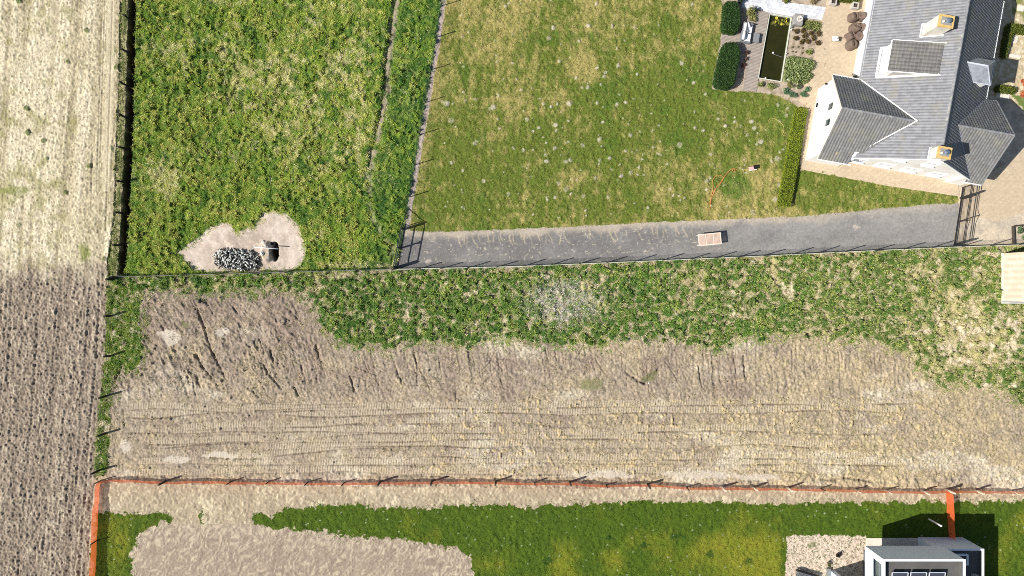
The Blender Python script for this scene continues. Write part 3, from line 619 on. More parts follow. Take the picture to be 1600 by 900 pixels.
blades('meadow_grass', [4, 10, 8], 62, 9, (.08,.17), (.018,.036), c_north, slope=True, label='tussocky green and straw meadow grass north of the wire fence', weight=(1-wpth*.92)*sm(7, 9, np.abs(dd))*np.where(ID == 10, .5*sm(-7, 0, sdS+fbm(U, V, 5, 1112, 2)*4), np.where(ID == 8, .25*sm(3.5, 0, U-xm), 1)))
def c_rough(i, j, n):
    q = np.clip(hR[i, j]*.75+rng.normal(0, .17, n)+.12+.12*sm(1050,1400,j+U0), 0, .999); pal = np.array([(.06,.14,.03),(.10,.21,.042),(.155,.28,.052),(.22,.35,.06),(.32,.42,.075),(.44,.48,.125)], np.float32)
    lm = ((i+V0 > 440) & (rng.random(n) < np.clip((232-(j+U0))/35, 0, .9)))[:, None]
    east = sm(1000, 1450, j+U0+(n_mid[i, j]+n_big[i, j])*120); pal2_ = pick([(.22,.27,.07),(.33,.35,.11),(.14,.22,.05),(.46,.42,.19)], [3,3,2,2], n)
    pg = np.where((rng.random(n) < east*.65+.12*sm(.1,.6,n_mid[i, j]))[:, None], pal2_, pal[(q*6).astype(int)])
    g0 = np.where(lm, pick([(.21,.30,.035),(.30,.37,.06),(.13,.24,.035)], [3,2,2], n), pg); d = bald[i, j][:, None]
    s_ = np.where(rng.random((n,1)) < grey[i, j][:, None]*1.2, pick([(.52,.49,.42),(.40,.37,.30),(.60,.56,.50)], [2,1,1], n), pick([(.66,.55,.35),(.56,.48,.25),(.30,.30,.08)], [3,2,1.2], n))
    return np.where(rng.random((n,1)) < np.maximum(d*.9, grey[i, j][:, None]*.55), s_, g0)
def c_rough_old(i, j, n):
    d = bald[i, j][:, None]; g_ = pick([(.075,.18,.036),(.045,.125,.028),(.13,.25,.055),(.19,.27,.055)], [3.5,2.4,3,1.5], n); lm = ((i+V0 > 440) & (j+U0 < 176+(i+V0-440)*-.06) | (j+U0 < 200) & (i+V0 > 600))[:, None]; g_ = np.where(lm, pick([(.17,.24,.03),(.24,.30,.05),(.10,.18,.03)], [3,2,2], n), g_)
    s_ = pick([(.62,.52,.34),(.52,.45,.24),(.24,.26,.06)], [3,3,1.2], n); return np.where(rng.random((n,1)) < d*.9, s_, g_)
edgeR = np.where(ID == 5, 1-.55*bald*(1-grey), np.where(ID == 0, .75*sm(17, -2, sdR+fbm(U, V, 9, 1110, 2)*7)*sm(.75, .4, wR)*(V < 640), 0))
blades('rough_grass', [5, 0], 58, 9, (.09,.19), (.02,.04), c_rough, slope=True, label='coarse dark green tussock grass with bare straw gaps along the building plot', weight=edgeR)
def c_verge(i, j, n): return pick([(.12,.17,.03),(.20,.22,.06),(.36,.32,.17),(.07,.12,.02)], [3,3,2,2], n)
blades('verge_grass', [3], 30, 7, (.10,.22), (.03,.05), c_verge, 'short pale green grass on the verge between the fields and the ditch', weight=sm(7, 9.5, np.abs(dd))*1.0)
def c_lawn(i, j, n):
    d = np.clip(dryL[i, j]*.85+.13*hatch[i, j], 0, 1)[:, None]; g_ = pick([(.16,.17,.024),(.10,.13,.018),(.26,.235,.045),(.055,.095,.014)], [4,3,2.6,2.4], n)
    s_ = pick([(.38,.32,.11),(.48,.40,.20)], [3,1.4], n); return np.where(rng.random((n,1)) < d*.9, s_, g_)*1.0
blades('lawn_grass', [6], 90, 3, (.05,.11), (.022,.04), c_lawn, 'patchy dry mown lawn grass beside the white house', weight=1-.85*clm, spread=.12, lean=(.7,1.3))
def c_low(i, j, n):
    d = gy[i, j][:, None]; g_ = pick([(.065,.12,.012),(.04,.085,.010),(.11,.17,.016)], [4,2.5,2.5], n)
    s_ = pick([(.23,.24,.026),(.29,.28,.045)], [3,1], n); return np.where(rng.random((n,1)) < d*.85, s_, g_)
edgeO = np.where(ID == 9, 1.0, .55*sm(7, -1, sdo+fbm(U, V, 4, 1111, 2)*4))
blades('lower_lawn_grass', [9, 0, 11], 60, 3, (.05,.11), (.03,.05), c_low, 'lush dark green lawn grass south of the orange net', weight=edgeO, spread=.12, lean=(.7,1.3))
wt = np.where((ID == 0), (.10+.25*sm(560,800,U)*wT+.5*sm(.4, .9, fbm(U, V, 18, 1100, 3)+wL*.4+.4*np.exp(-((U-950)/90)**2-((V-600)/18)**2)+.25*sm(1000,1450,U)))*(V < 745)*(V > 440), 0)
def c_tuft(i, j, n): return pick([(.45,.37,.18),(.40,.33,.16),(.14,.17,.04),(.30,.25,.16)], [3,3,1.2,2], n)
blades('weed_tufts', [0], 22, 6, (.07,.16), (.02,.045), c_tuft, 'dry straw and weed tufts scattered over the bare building plot', weight=wt)

# ------------------------------------------------------------------ leafy things
def leaves(P, Nrm, size, cols, jitter=.9):
    """one small leaf-shaped quad at each point P, roughly facing Nrm"""
    n = len(P); d = Nrm + rng.normal(0, jitter, (n, 3)); d /= np.linalg.norm(d, axis=1)[:, None]+1e-6
    t = np.cross(d, rng.normal(0, 1, (n, 3))); t /= np.linalg.norm(t, axis=1)[:, None]+1e-6; b = np.cross(d, t)
    s = rng.uniform(.6, 1.3, (n, 1))*size
    Vt = np.stack([P-t*s, P+b*s*.5, P+t*s, P-b*s*.5], 1).reshape(-1, 3)
    Fa = np.arange(n*4).reshape(n, 4); return Vt, Fa, np.repeat(cols, 4, 0)
def leafcol(n, opts, p=None): return pick(opts, p or [1]*len(opts), n)*rng.uniform(.75, 1.25, (n, 1))
def join_np(parts):
    Vs, Fs, Cs, b = [], [], [], 0
    for v, f, c_ in parts: Vs.append(v); Fs.append(f+b); Cs.append(c_); b += len(v)
    return np.concatenate(Vs), np.concatenate(Fs), np.concatenate(Cs)
def hedge(name, label, poly, h, opts, leaf=.06, dens=160, group=None, rag=.04, z0=0, cat='hedge', core=(.02,.035,.008)):
    """clipped hedge on a ground polygon (world xy), height h"""
    pl = np.array([(p[0], p[1]) for p in poly]); x0, y0 = pl.min(0); x1, y1 = pl.max(0)
    area = (x1-x0)*(y1-y0); n = int(area*dens*1.0)
    q = rng.uniform((x0, y0), (x1, y1), (n, 2)); s = sd_poly(q[:, 0], q[:, 1], [tuple(p) for p in pl]); q = q[s < -.02]; s = s[s < -.02]
    zt = h - .10*np.clip(1+s/.15, 0, 1)**2 + rng.normal(0, rag, len(q))
    P1 = np.column_stack([q, z0+zt]); N1 = np.tile([0, 0, 1.0], (len(P1), 1))
    Ps, Ns = [P1], [N1]
    for i in range(len(pl)):
        a, b = pl[i], pl[(i+1)%len(pl)]; L_ = np.linalg.norm(b-a); m_ = int(L_*h*dens)
        if m_ < 1: continue
        t = rng.random((m_, 1)); zz = rng.uniform(.02, h-.03, m_); d = (b-a)/L_; nn = np.array([d[1], -d[0]])
        cen = pl.mean(0); nn = nn if np.dot((a+b)/2-cen, nn) > 0 else -nn
        p = a+(b-a)*t+nn*rng.normal(0, rag, (m_, 1)); Ps.append(np.column_stack([p, z0+zz])); Ns.append(np.tile([nn[0], nn[1], .2], (m_, 1)))
    P = np.concatenate(Ps); Nn = np.concatenate(Ns)
    lv = leaves(P, Nn, leaf, leafcol(len(P), opts), .55)
    # dense inside so the hedge does not show through: a shrunken prism of quads
    c = pl.mean(0); ins = c+(pl-c)*.94; m = len(ins)
    pv = np.concatenate([np.column_stack([ins, np.full(m, z0)]), np.column_stack([ins, np.full(m, z0+h-.07)]), [[c[0], c[1], z0+h-.06]]])
    fv = [[i, (i+1)%m, m+(i+1)%m, m+i] for i in range(m)]
    tv = [[m+i, m+(i+1)%m, 2*m, 2*m] for i in range(m)]
    me_v, me_f, me_c = join_np([lv, (pv, np.array(fv), np.tile(core, (len(pv), 1)))])
    # cap as thin quads: from ring to centre (split at midpoints to stay quads)
    ring = np.column_stack([ins, np.full(m, z0+h-.07)]); inner = np.column_stack([c+(ins-c)*.02, np.full(m, z0+h-.06)])
    cv = np.concatenate([ring, inner]); cf = np.array([[i, (i+1)%m, m+(i+1)%m, m+i] for i in range(m)])
    me_v, me_f, me_c = join_np([(me_v, me_f, me_c), (cv, cf, np.tile(core, (len(cv), 1)))])
    return tag(np_mesh(name, me_v, me_f, M['leaf'], np.clip(me_c, .004, .8)), label, cat, group)
def shrub(name, label, c, r, h, opts, n=350, leaf=.05, cat='shrub', group=None, z0=0, stems=True, squash=1.0, rz=0):
    c = np.array([c[0], c[1]]); root = None
    k = 5+int(r*6); cl = []
    for i in range(k):
        a = rng.uniform(0, 6.28); d = rng.uniform(.15, .62)*r; cl.append((d*math.cos(a), d*math.sin(a)*squash, rng.uniform(.45, .75)*h, rng.uniform(.35, .6)*r))
    Ps, Ns = [], []
    for (x, y, zz, rr) in cl:
        m_ = max(8, n//k); d = rng.normal(0, 1, (m_, 3)); d /= np.linalg.norm(d, axis=1)[:, None]; d[:, 2] = np.abs(d[:, 2])*.9-.15
        rad = rng.uniform(.75, 1.08, (m_, 1)); P = d*rad*[rr, rr*squash, min(rr, h*.35)]+[x, y, zz]; Ps.append(P); Ns.append(d)
    P = np.concatenate(Ps); Nn = np.concatenate(Ns); P[:, 2] = np.clip(P[:, 2], .02, None)+z0
    if rz:
        cr, sr = math.cos(rz), math.sin(rz); P[:, :2] = P[:, :2] @ np.array([[cr, sr], [-sr, cr]])
    P[:, :2] += c
    parts = [leaves(P, Nn, leaf, leafcol(len(P), opts), .7)]
    for (x, y, zz, rr) in cl:                 # leafy core of each clump
        d = rng.normal(0, 1, (14, 3)); d /= np.linalg.norm(d, axis=1)[:, None]
        Pc = d*[rr*.5, rr*.5, rr*.35]+[x+c[0], y+c[1], zz*.8+z0]; parts.append(leaves(Pc, d, rr*.42, leafcol(14, opts)*.8, .3))
    v, f, cc = join_np(parts)
    return tag(np_mesh(name, v, f, M['leaf'], np.clip(cc, .004, .8)), label, cat, group)

# ------------------------------------------------------------------ fences
def lean_base(px, py, h): return W(px, py, h)      # where the photo pixel of a post top stands
def wire_fence(name, label, pts, h, wire, post_mat, vsp=.06, hsp=.2, wr=.006, post=.06, group=None, plank=None, posts=None, zg=None, cat='fence', strands=None):
    """welded mesh or strand fence along ground pixel points; each post is its own part"""
    P = [GW(*p) for p in pts]; root = empty(name, P[0], label, cat, group); o = Vector(P[0])
    mb = MB(); pk = MB()
    for a, b in zip(P[:-1], P[1:]):
        a = a-o; b = b-o; d = b-a; L_ = d.length; n = max(1, int(L_/vsp)) if vsp else 0
        for i in range(n):
            q = a+d*(i+.5)/n; mb.bar(q+Vector((0,0,.05)), q+Vector((0,0,h-.05)), wr*2, n=3)
        if strands:
            for zz in strands: mb.bar(a+Vector((0,0,zz)), b+Vector((0,0,zz)), wr*2, n=4)
        else:
            k = int((h-.1)/hsp)+1
            for i in range(k): zz = .06+(h-.12)*i/(k-1); mb.bar(a+Vector((0,0,zz)), b+Vector((0,0,zz)), wr*2.4, n=3)
        if plank: pk.bar(a+Vector((0,0,.12)), b+Vector((0,0,.12)), .10, .26)
    mb.build('wire_mesh', wire, root)
    if plank: pk.build('base_plank', M['plank_edge'], root)
    proto = None
    for i, p in enumerate(posts or pts):
        q = GW(*p)-o; pb = MB(); hh = h+.06+(rnd.uniform(-.08, .1) if post > .08 else 0)
        tx, ty = (rnd.uniform(-.06, .06), rnd.uniform(-.06, .06)) if post > .08 else (0, 0)
        pb.bar(q+Vector((0,0,-.2)), q+Vector((tx,ty,hh)), post, n=4 if post < .08 else 7); pb.build('post', post_mat, root)
    return root
# middle fence between meadow and lawn
wire_fence('wire_mesh_fence', 'green wire mesh fence with thin posts between the meadow and the mown lawn',
  [(697,-41),(690.5,9),(682.5,58),(673.5,109),(665,160),(656.5,210),(648.5,257.5),(640.5,307.5),(633,354)], 1.57, M['green_wire'], M['black_iron'], .08, .25, .003, .075)
# driveway fence
tips = [(690,411),(724,410),(766,410),(809.5,409.5),(852.5,406.7),(895,404),(937.5,402),(980.8,399.5),(1024.5,398.3),(1067.5,396),(1111,394.5),(1149.5,391.8),(1186.8,390.5),(1225,388.8),(1270.5,387),(1311,385.5),(1352.5,383),(1398,381),(1443.8,379),(1488,376.5),(1533.8,373.6),(1578,372)]
bx = [t[0]-33.2 for t in tips]
def dline(x): return float(np.interp(x, [618,800,1000,1200,1350,1490,1600,1710], [420.5,416.5,408.3,399.3,392,385.6,382,378]))
pts_d = [(620,420.5)]+[(x, dline(x)) for x in bx]+[(1590,dline(1590)),(1633,dline(1633)),(1676,dline(1676))]
wire_fence('panel_fence', 'long wire panel fence on a concrete plank south of the asphalt drive', pts_d, 1.86, M['black_iron'], M['black_iron'], .06, .25, .0025, .09, plank=.05)
# east-west stock fence between the meadow and the plot
wire_fence('stock_fence', 'low grey stock netting fence running from the ditch corner to the steel gate', [(178,433),(232,431.5),(290,430),(345,428.5),(400,427),(450,425.5),(500,424),(560,422.5),(614,421)], 1.0, M['galv'], M['dark_wood'], .08, .12, .006, .09)
# ditch fence
lt = [(196.5,-27),(194.5,25),(191,77),(189,129),(187,179.5),(187,229),(184.5,282),(181,331),(178,382)]
pb_ = [(W(a, b, 1.05).x/G+800, 450-W(a, b, 1.05).y/G) for a, b in lt]+[(184,432.5)]
wire_fence('ditch_fence', 'barbed wire fence of dark wooden posts standing along the black ditch', pb_, 1.15, M['dark_wood'], M['dark_post'], 0, .3, .008, .21, strands=(.4,.7,1.0))
wire_fence('field_edge_fence', 'line of weathered wooden posts with wire beside the ploughed field', [(179,436),(176,493),(173.5,556),(167.5,618),(165,677),(156.5,734)], 1.3, M['dark_wood'], M['dark_post'], 0, .3, .008, .21, strands=(.4,.7,1.0))

# orange net fence
def net_fence():
    base = [(149,1010),(149,900),(151,850),(153.5,800),(156,757),(158,752),(180,749),(205,750),(258.5,753),(310,751.5),(362,753),(420,753.5),(481,754),(538,754.5),(594,753.5),(640,753),(675,752.5),(725,752.5),(775,753),(835,754.5),(890,754),(945,758.5),(980,756.5),(1010,756.5),(1040,758.5),(1073,761.5),(1127.5,761.5),(1176,762.3),(1230,763),(1282,764),(1336,765.5),(1384,766.8),(1441,768),(1478,766.5),(1522.5,767),(1580,768),(1640,768.5),(1710,769)]
    root = empty('orange_net_fence', GW(156,752), 'bright orange plastic net fence on stakes along the south edge of the bare plot', 'fence'); o = Vector(root.location)
    def strip(pts, name, h0=1.02):
        Vt, Ft, Nt = [], [], []; s = 0; prev = None
        dense = []
        for a, b in zip(pts[:-1], pts[1:]):
            n = max(1, int(math.hypot(b[0]-a[0], b[1]-a[1])/7))
            dense += [(a[0]+(b[0]-a[0])*i/n, a[1]+(b[1]-a[1])*i/n) for i in range(n)]
        dense.append(pts[-1])
        for k, p in enumerate(dense):
            q = GW(*p)-o
            if prev is not None: s += (q-prev).length
            prev = q; sag = .05*math.sin(s*1.1)+.03*math.sin(s*3.7)
            for j in range(5):
                zz = ((h0 if p[1] > 790 or h0 > 1.1 else h0*.84)+sag)*j/4; w = .03*math.sin(s*2.3+j*1.2)
                Vt.append((q.x+w*.5, q.y+w, zz-.02)); Nt.append((s, zz, 0))
            if k:
                b0 = (k-1)*5
                for j in range(4): Ft.append((b0+j, b0+5+j, b0+6+j, b0+1+j))
        o2 = np_mesh(name, Vt, Ft, M['net'], parent=root)
        at = o2.data.attributes.new('Net', 'FLOAT_VECTOR', 'POINT'); at.data.foreach_set('vector', np.array(Nt, np.float32).ravel())
    strip(base, 'net'); strip([(1478,767),(1479.5,800),(1482,839)], 'net', 1.15)
    pale = [(947,758),(1012,757),(1127.5,761.8),(1230,763),(1336,765.5),(1441,768),(1478,766),(1522.5,766.8)]
    for x, y, hh in [(158,751,1.15),(258.5,752.5,1.3),(362,752.5,1.15),(420,753,1.0),(481,753.5,1.2),(538,754,1.1),(594,753,1.4),(675,752,1.35),(775,752.5,1.4),(835,754,1.05),(890,753.5,1.4),(947,758,1.0),(1012,757,1.3),(1073,761,1.2),(1127.5,761,1.4),(1176,761.8,1.25),(1230,762.5,1.35),(1282,763.5,1.0),(1336,765,1.05),(1384,766,1.15),(1441,767.4,1.25),(1478,765.8,1.35),(1522.5,766.2,1.4),(1580,767.4,1.15),(1636,768,1.2),(1480.3,782,.9),(149,905,1.1),(151.3,845,1.1)]:
        p = GW(x, y)-o; mb = MB(); th = .21 if hh > 1.22 else .12
        mb.bar(p+Vector((0,.03,-.2)), p+Vector((rnd.uniform(-.05,.05),.03+rnd.uniform(-.05,.05),hh)), th, n=6)
        mb.build('stake', M['pale_wood'] if (x > 1100 and hh > 1.02) else M['dark_wood'], root)
net_fence()

# ------------------------------------------------------------------ gates
def left_gate():
    a = GW(631.5,357.5); b = GW(619.5,418.5); d = (b-a).normalized(); L_ = (b-a).length; h = 1.85
    root = empty('double_gate', a, 'dark steel double gate with slanting stays at the west end of the drive', 'gate'); d = d.copy()
    Z_ = Vector((0,0,1)); P = lambda s, z_: d*s+Z_*z_
    for s in (0, L_):
        mb = MB(); mb.bar(P(s,-.2), P(s,h+.1), .14); mb.build('gate_post', M['black_iron'], root)
    for s0, s1 in ((.12, L_/2-.03), (L_/2+.03, L_-.12)):
        mb = MB()
        for s in (s0, s1): mb.bar(P(s,.08), P(s,h), .09)
        for zz in (.08, h*.53, h): mb.bar(P(s0,zz), P(s1,zz), .08)
        lf = mb.build('gate_leaf', M['black_iron'], root)
        wm = MB(); n = int((s1-s0)/.1)
        for i in range(1, n): s = s0+(s1-s0)*i/n; wm.bar(P(s,.1), P(s,h), .008, n=3)
        for i in range(1, 9): wm.bar(P(s0,h*i/9), P(s1,h*i/9), .008, n=3)
        wm.build('wire_mesh', M['green_wire'], lf)
    mb = MB(); mb.bar(P(0,h), P(-2.05,.02)+Vector((.02,0,0)), .07); mb.build('stay', M['black_iron'], root)
    mb = MB(); mb.bar(P(L_,h), P(L_,0.02)+Vector((2.0,-.05,0))*.25, .05); mb.build('stay', M['black_iron'], root)
    mb = MB(); mb.box(P(L_/2, h*.95), (.1,.22,.16)); mb.build('lock_box', M['white'], root)
left_gate()
def right_gate():
    a = GW(1489.5,384); b = GW(1503.5,291); d = (b-a).normalized(); L_ = (b-a).length
    root = empty('balustrade_gate', a, 'black iron driveway gate with thin balusters and curved top rail beside the white house', 'gate'); Z_ = Vector((0,0,1)); P = lambda s, z_: d*s+Z_*z_
    Lp = 4.8; half = Lp/2
    for s, w in ((0,.16),(Lp,.18)):
        mb = MB(); mb.bar(P(s,-.2), P(s,2.05), w); mb.lathe([(.10,0),(.06,.05),(.085,.12),(.0,.2)], P(s,2.05), 8); mb.build('gate_post', M['black_iron'], root)
    for k in (0, 1):
        s0, s1 = (.14, half-.02) if k == 0 else (half+.02, Lp-.14)
        mb = MB()
        for s in (s0, s1): mb.bar(P(s,.08), P(s,1.72 if (s == s0) == (k == 0) else 2.0), .06)
        for zz in (.1, .28, 1.42, 1.6): mb.bar(P(s0,zz), P(s1,zz), .05)
        pts = []
        for i in range(13):
            t = i/12; u = t if k == 0 else 1-t; pts.append(P(s0+(s1-s0)*t, 1.74+.26*max(0, (u-.6)/.4)**2))
        mb.tube(pts, .028, 5); lf = mb.build('gate_leaf', M['black_iron'], root)
        bb = MB(); n = int((s1-s0)/.105)
        for i in range(1, n): s = s0+(s1-s0)*i/n; bb.bar(P(s,.1), P(s,1.6), .014, n=4)
        bb.build('baluster_row', M['black_iron'], lf)
    mb = MB(); s0, s1 = Lp+.14, L_-.12
    for zz in (.1,.28,1.42,1.6,1.8): mb.bar(P(s0,zz), P(s1,zz), .05)
    mb.bar(P(s1,.05), P(s1,1.8), .06)
    n = int((s1-s0)/.105)
    for i in range(1, n): s = s0+(s1-s0)*i/n; mb.bar(P(s,.1), P(s,1.6), .014, n=4)
    mb.build('side_panel', M['black_iron'], root)
    mb = MB(); mb.bar(P(-.2,.02)+Vector((.1,0,0)), P(Lp+.2,.02)+Vector((.1,0,0)), .14, .04); mb.build('ground_rail', M['galv'], root)
right_gate()

# ------------------------------------------------------------------ paved sheets
def sheet(name, pts, z1, m, th=.05):
    mb = MB(); mb.prism([W(x, y, z1)[:2] for x, y in pts], z1-th, z1); return tag(mb.build(name, m), kind='structure')
TH = R(-10.2)
M['clinker'] = pattern_mat('beige_clinker', (.56,.45,.315), (.47,.375,.26), (.40,.32,.22), .24, .12, .012, R(10.2), dirt=(.44,.35,.25))
M['flag'] = pattern_mat('white_gravel_slabs', (.66,.67,.68), (.50,.51,.53), (.42,.43,.44), .45, .38, .02, R(10.2), dirt=(.78,.78,.78))
M['deckwood'] = pattern_mat('deck_planks', (.30,.255,.215), (.36,.31,.265), (.10,.085,.07), 3.2, .14, .012, R(10.2))
sheet('patio', [(1290,-60),(1500,-60),(1480,200),(1500,305),(1497,306.5),(1390,291),(1262,267),(1249,262),(1262,165),(1248,158),(1270,100),(1283,32),(1291,10)], .04, M['clinker'])
sheet('driveway_forecourt', [(1503,292),(1560,262),(1700,180),(1700,300),(1560,345),(1530,340),(1500,352),(1494,360)], .03, M['clinker'])
sheet('stone_path', [(1157,-60),(1218,-2),(1222,3),(1291,11),(1284,31),(1236,25.5),(1203,20),(1160,12.5)], .05, M['flag'])
sheet('stone_path', [(1157,-60),(1230,-60),(1222,3),(1157,-2)], .045, M['flag'])
sheet('timber_deck', [(1186,14.5),(1201.5,20),(1182,143),(1161,141.5),(1168,85),(1127,70),(1129,49),(1158,51),(1160,36)], .07, M['deckwood'])

# pond
def pond():
    ps = [(1202.5,22),(1236.5,27.5),(1220.5,128),(1184.5,122)]
    mb = MB(); mb.prism([GW(*p)[:2] for p in ps], -.5, -.14); tag(mb.build('pond_water', M['water']), kind='structure')
    root = empty('pond_rim', GW(*ps[0]), 'narrow pale stone rim around the long dark garden pond', 'rim'); o = Vector(root.location)
    for a, b in zip(ps, ps[1:]+ps[:1]):
        mb = MB(); pa, pb2 = GW(*a)-o, GW(*b)-o; mb.bar(pa+Vector((0,0,-.03)), pb2+Vector((0,0,-.03)), .07, .24); mb.build('rim_stone', M['plank_edge'], root)
    r4 = random.Random(3)
    for k in range(18):
        x = r4.uniform(1206, 1233); y = r4.uniform(27, 38); p = GW(x, y, -.13)
        mb = MB(); rr = r4.uniform(.07,.17); n = 9
        mb.add([p+Vector((math.cos(i*.66)*rr, math.sin(i*.66)*rr, .002*(i%2))) for i in range(n)]+[p+Vector((math.cos(i*.66)*rr, math.sin(i*.66)*rr, -.006)) for i in range(n)], [tuple(range(n)), tuple(range(2*n-1, n-1, -1))]+[(i, n+i, n+(i+1)%n, (i+1)%n) for i in range(n)])
        c_ = (.42,.36,.03) if k % 4 == 0 else (.14,.15,.025)
        tag(mb.build('lily_pad', LILY[k % 4 == 0]), ('bright yellow lily pad at the north end of the dark pond' if k % 4 == 0 else 'dull green lily pad at the north end of the dark pond'), 'lily pad', 'yellow lily pads on the pond' if k % 4 == 0 else 'green lily pads on the pond')
LILY = {True: mat('yellow_lily', (.50,.42,.04), .5, .1), False: mat('green_lily', (.15,.15,.03), .5, .2)}
pond()
def lamp_globe(px, py, label, z_=.18, r=.09):
    root = empty('garden_lamp', GW(px, py), label, 'garden lamp')
    mb = MB(); mb.lathe([(.03,-.1),(.03,z_)], (0,0,0), 8); mb.build('lamp_stem', M['black'], root)
    mb = MB(); mb.lathe([(.02,z_),(r*.8,z_+.03),(r,z_+.09),(r*.75,z_+.15),(.01,z_+.18)], (0,0,0), 10); mb.build('lamp_globe', M['white'], root)
lamp_globe(1194.5,123.5, 'small white globe on the south-west rim corner of the pond')
lamp_globe(1229.5,125.5, 'small white globe beside the south-east corner of the pond')
lamp_globe(1234.5,48, 'small white globe by the east rim near the grey stone block')
lamp_globe(1227.5,85, 'small white globe halfway down the east rim of the pond', .1, .06)
def pond_jet():
    root = empty('fountain_pipe', GW(1208.5,82,-.1), 'thin pale pipe with a white spout head lying in the pond water', 'fountain'); o = Vector(root.location)
    mb = MB(); mb.bar(GW(1208.5,84,-.08)-o, GW(1223,89,-.08)-o, .03); mb.build('pipe', M['galv'], root)
    mb = MB(); mb.lathe([(.04,-.1),(.09,.0),(.09,.06),(.02,.1)], (0,0,0), 8); mb.build('spout', M['white'], root)
pond_jet()
def jug(px, py, label):
    root = empty('watering_can', GW(px, py, .05), label, 'watering can')
    mb = MB(); mb.lathe([(.08,0),(.10,.05),(.09,.2),(.05,.26)], (0,0,0), 10); mb.build('can_body', M['galv'], root)
    mb = MB(); mb.tube([(.09,0,.08),(.2,0,.16),(.26,0,.28)], .018); mb.build('spout', M['galv'], root)
jug(1236,43, 'dull metal watering can by the north-east rim of the pond')

# ------------------------------------------------------------------ garden furniture
def leg_table(name, label, pxs, h, top_mat, leg_mat, n_panels, cat='table', slats=True):
    P = [W(x, y, h) for x, y in pxs]; c = sum(P, Vector())/4; ux = (P[1]-P[0]); uy = (P[0]-P[3]); a = math.atan2(ux.y, ux.x); lx, ly = ux.length, uy.length
    root = empty(name, (c.x, c.y, 0), label, cat, rz=a)
    if slats:
        fr = MB()
        for s in (-1, 1): fr.box((0, s*(ly/2-.04), h-.025), (lx, .08, .05)); fr.box((s*(lx/2-.04), 0, h-.0251), (.08, ly-.16, .05))
        for k in range(1, n_panels): fr.box((-lx/2+lx*k/n_panels, 0, h-.0252), (.07, ly-.16, .05))
        fr.build('table_frame', top_mat, root)
        for k in range(n_panels):
            x0_ = -lx/2+lx*k/n_panels+.045; x1_ = -lx/2+lx*(k+1)/n_panels-.045; mb = MB(); n = 11
            for i in range(n): mb.box(((x0_+x1_)/2, -ly/2+.08+(ly-.16)*(i+.5)/n, h-.02), (x1_-x0_-.01, (ly-.16)/n-.02, .028))
            mb.build('slatted_panel', M['slat'], root)
    else:
        mb = MB(); mb.box((0,0,h-.03), (lx, ly, .06)); mb.build('table_top', top_mat, root, bevel=.01)
    for sx in (-1, 1):
        for sy in (-1, 1): mb = MB(); mb.box((sx*(lx/2-.09), sy*(ly/2-.09), (h-.06)/2), (.08,.08,h-.06)); mb.build('leg', leg_mat, root)
    return root
M['slat'] = mat('pinkish_teak_slat', (.62,.46,.36), .8, .1, 7)
M['slat_frame'] = mat('pale_teak_frame', (.74,.60,.50), .8, .06, 7)
leg_table('garden_table', 'pale slatted wooden garden table with three panels standing on the asphalt drive', [(1090.4,366.3),(1125.9,362.9),(1127.8,381.3),(1092.5,384.6)], .76, M['slat_frame'], M['pale_wood'], 3)
leg_table('coffee_table', 'low grey coffee table on the deck between the white sofa and the pond', [(1178.5,51),(1187.5,52.5),(1186,66.8),(1175.5,65.5)], .48, M['grey_weave'], M['grey_weave'], 1, slats=False)
leg_table('side_table', 'small square white side table alone in the middle of the patio', [(1301.5,55.8),(1311,57),(1309.8,65),(1300.8,63)], .5, M['cushion'], M['steel'], 1, slats=False)
def tray_lamp():
    root = empty('table_lantern', W(1309,60,.5), 'small dark lantern standing on the square white side table', 'lantern')
    mb = MB(); mb.lathe([(.05,0),(.06,.02),(.03,.05),(.03,.16),(.055,.17),(.0,.24)], (0,0,0), 6); mb.build('lantern_body', M['black_iron'], root)
    mb = MB(); mb.tube([(.0,-.06,.2),(.0,-.05,.3),(.0,.05,.3),(.0,.06,.2)], .012); mb.build('handle', M['black_iron'], root)
tray_lamp()
def sofa():
    c = GW(1164.5,54); root = empty('lounge_sofa', (c.x,c.y,.07), 'grey lounge sofa with white cushions facing the pond from the deck', 'sofa', rz=TH); root.scale = (1.18, 1.18, 1.05)
    mb = MB(); mb.box((0,0,.14), (.86,1.62,.26)); mb.build('sofa_base', M['grey_weave'], root, bevel=.02)
    mb = MB(); mb.box((-.39,0,.34), (.10,1.62,.62)); mb.build('backrest', M['grey_weave'], root, bevel=.02)
    for s in (-1, 1): mb = MB(); mb.box((.03,s*.77,.28), (.78,.09,.44)); mb.build('armrest', M['grey_weave'], root, bevel=.02)
    for s in (-1, 1): mb = MB(); mb.box((.07,s*.36,.34), (.66,.66,.15)); mb.build('seat_cushion', M['cushion'], root, bevel=.05)
    for s in (-1, 1):
        mb = MB(); mb.box((0,0,0), (.20,.66,.42), M=Matrix.Translation((-.26,s*.37,.58)) @ Matrix.Rotation(-.25,4,'Y')); mb.build('back_cushion', M['cushion'], root, bevel=.05)
    for s, a in ((1, .5),): mb = MB(); mb.box((0,0,0), (.16,.42,.34), M=Matrix.Translation((.03,s*.62,.52)) @ Matrix.Rotation(a,4,'Z') @ Matrix.Rotation(-.6,4,'Y')); mb.build('loose_pillow', M['cushion'], root, bevel=.04)
    for s in (-1, 1): mb = MB(); mb.box((-.05,s*.10,.5), (.26,.12,.18)); mb.build('dark_pillow', M['grey_weave'], root, bevel=.03)
sofa()
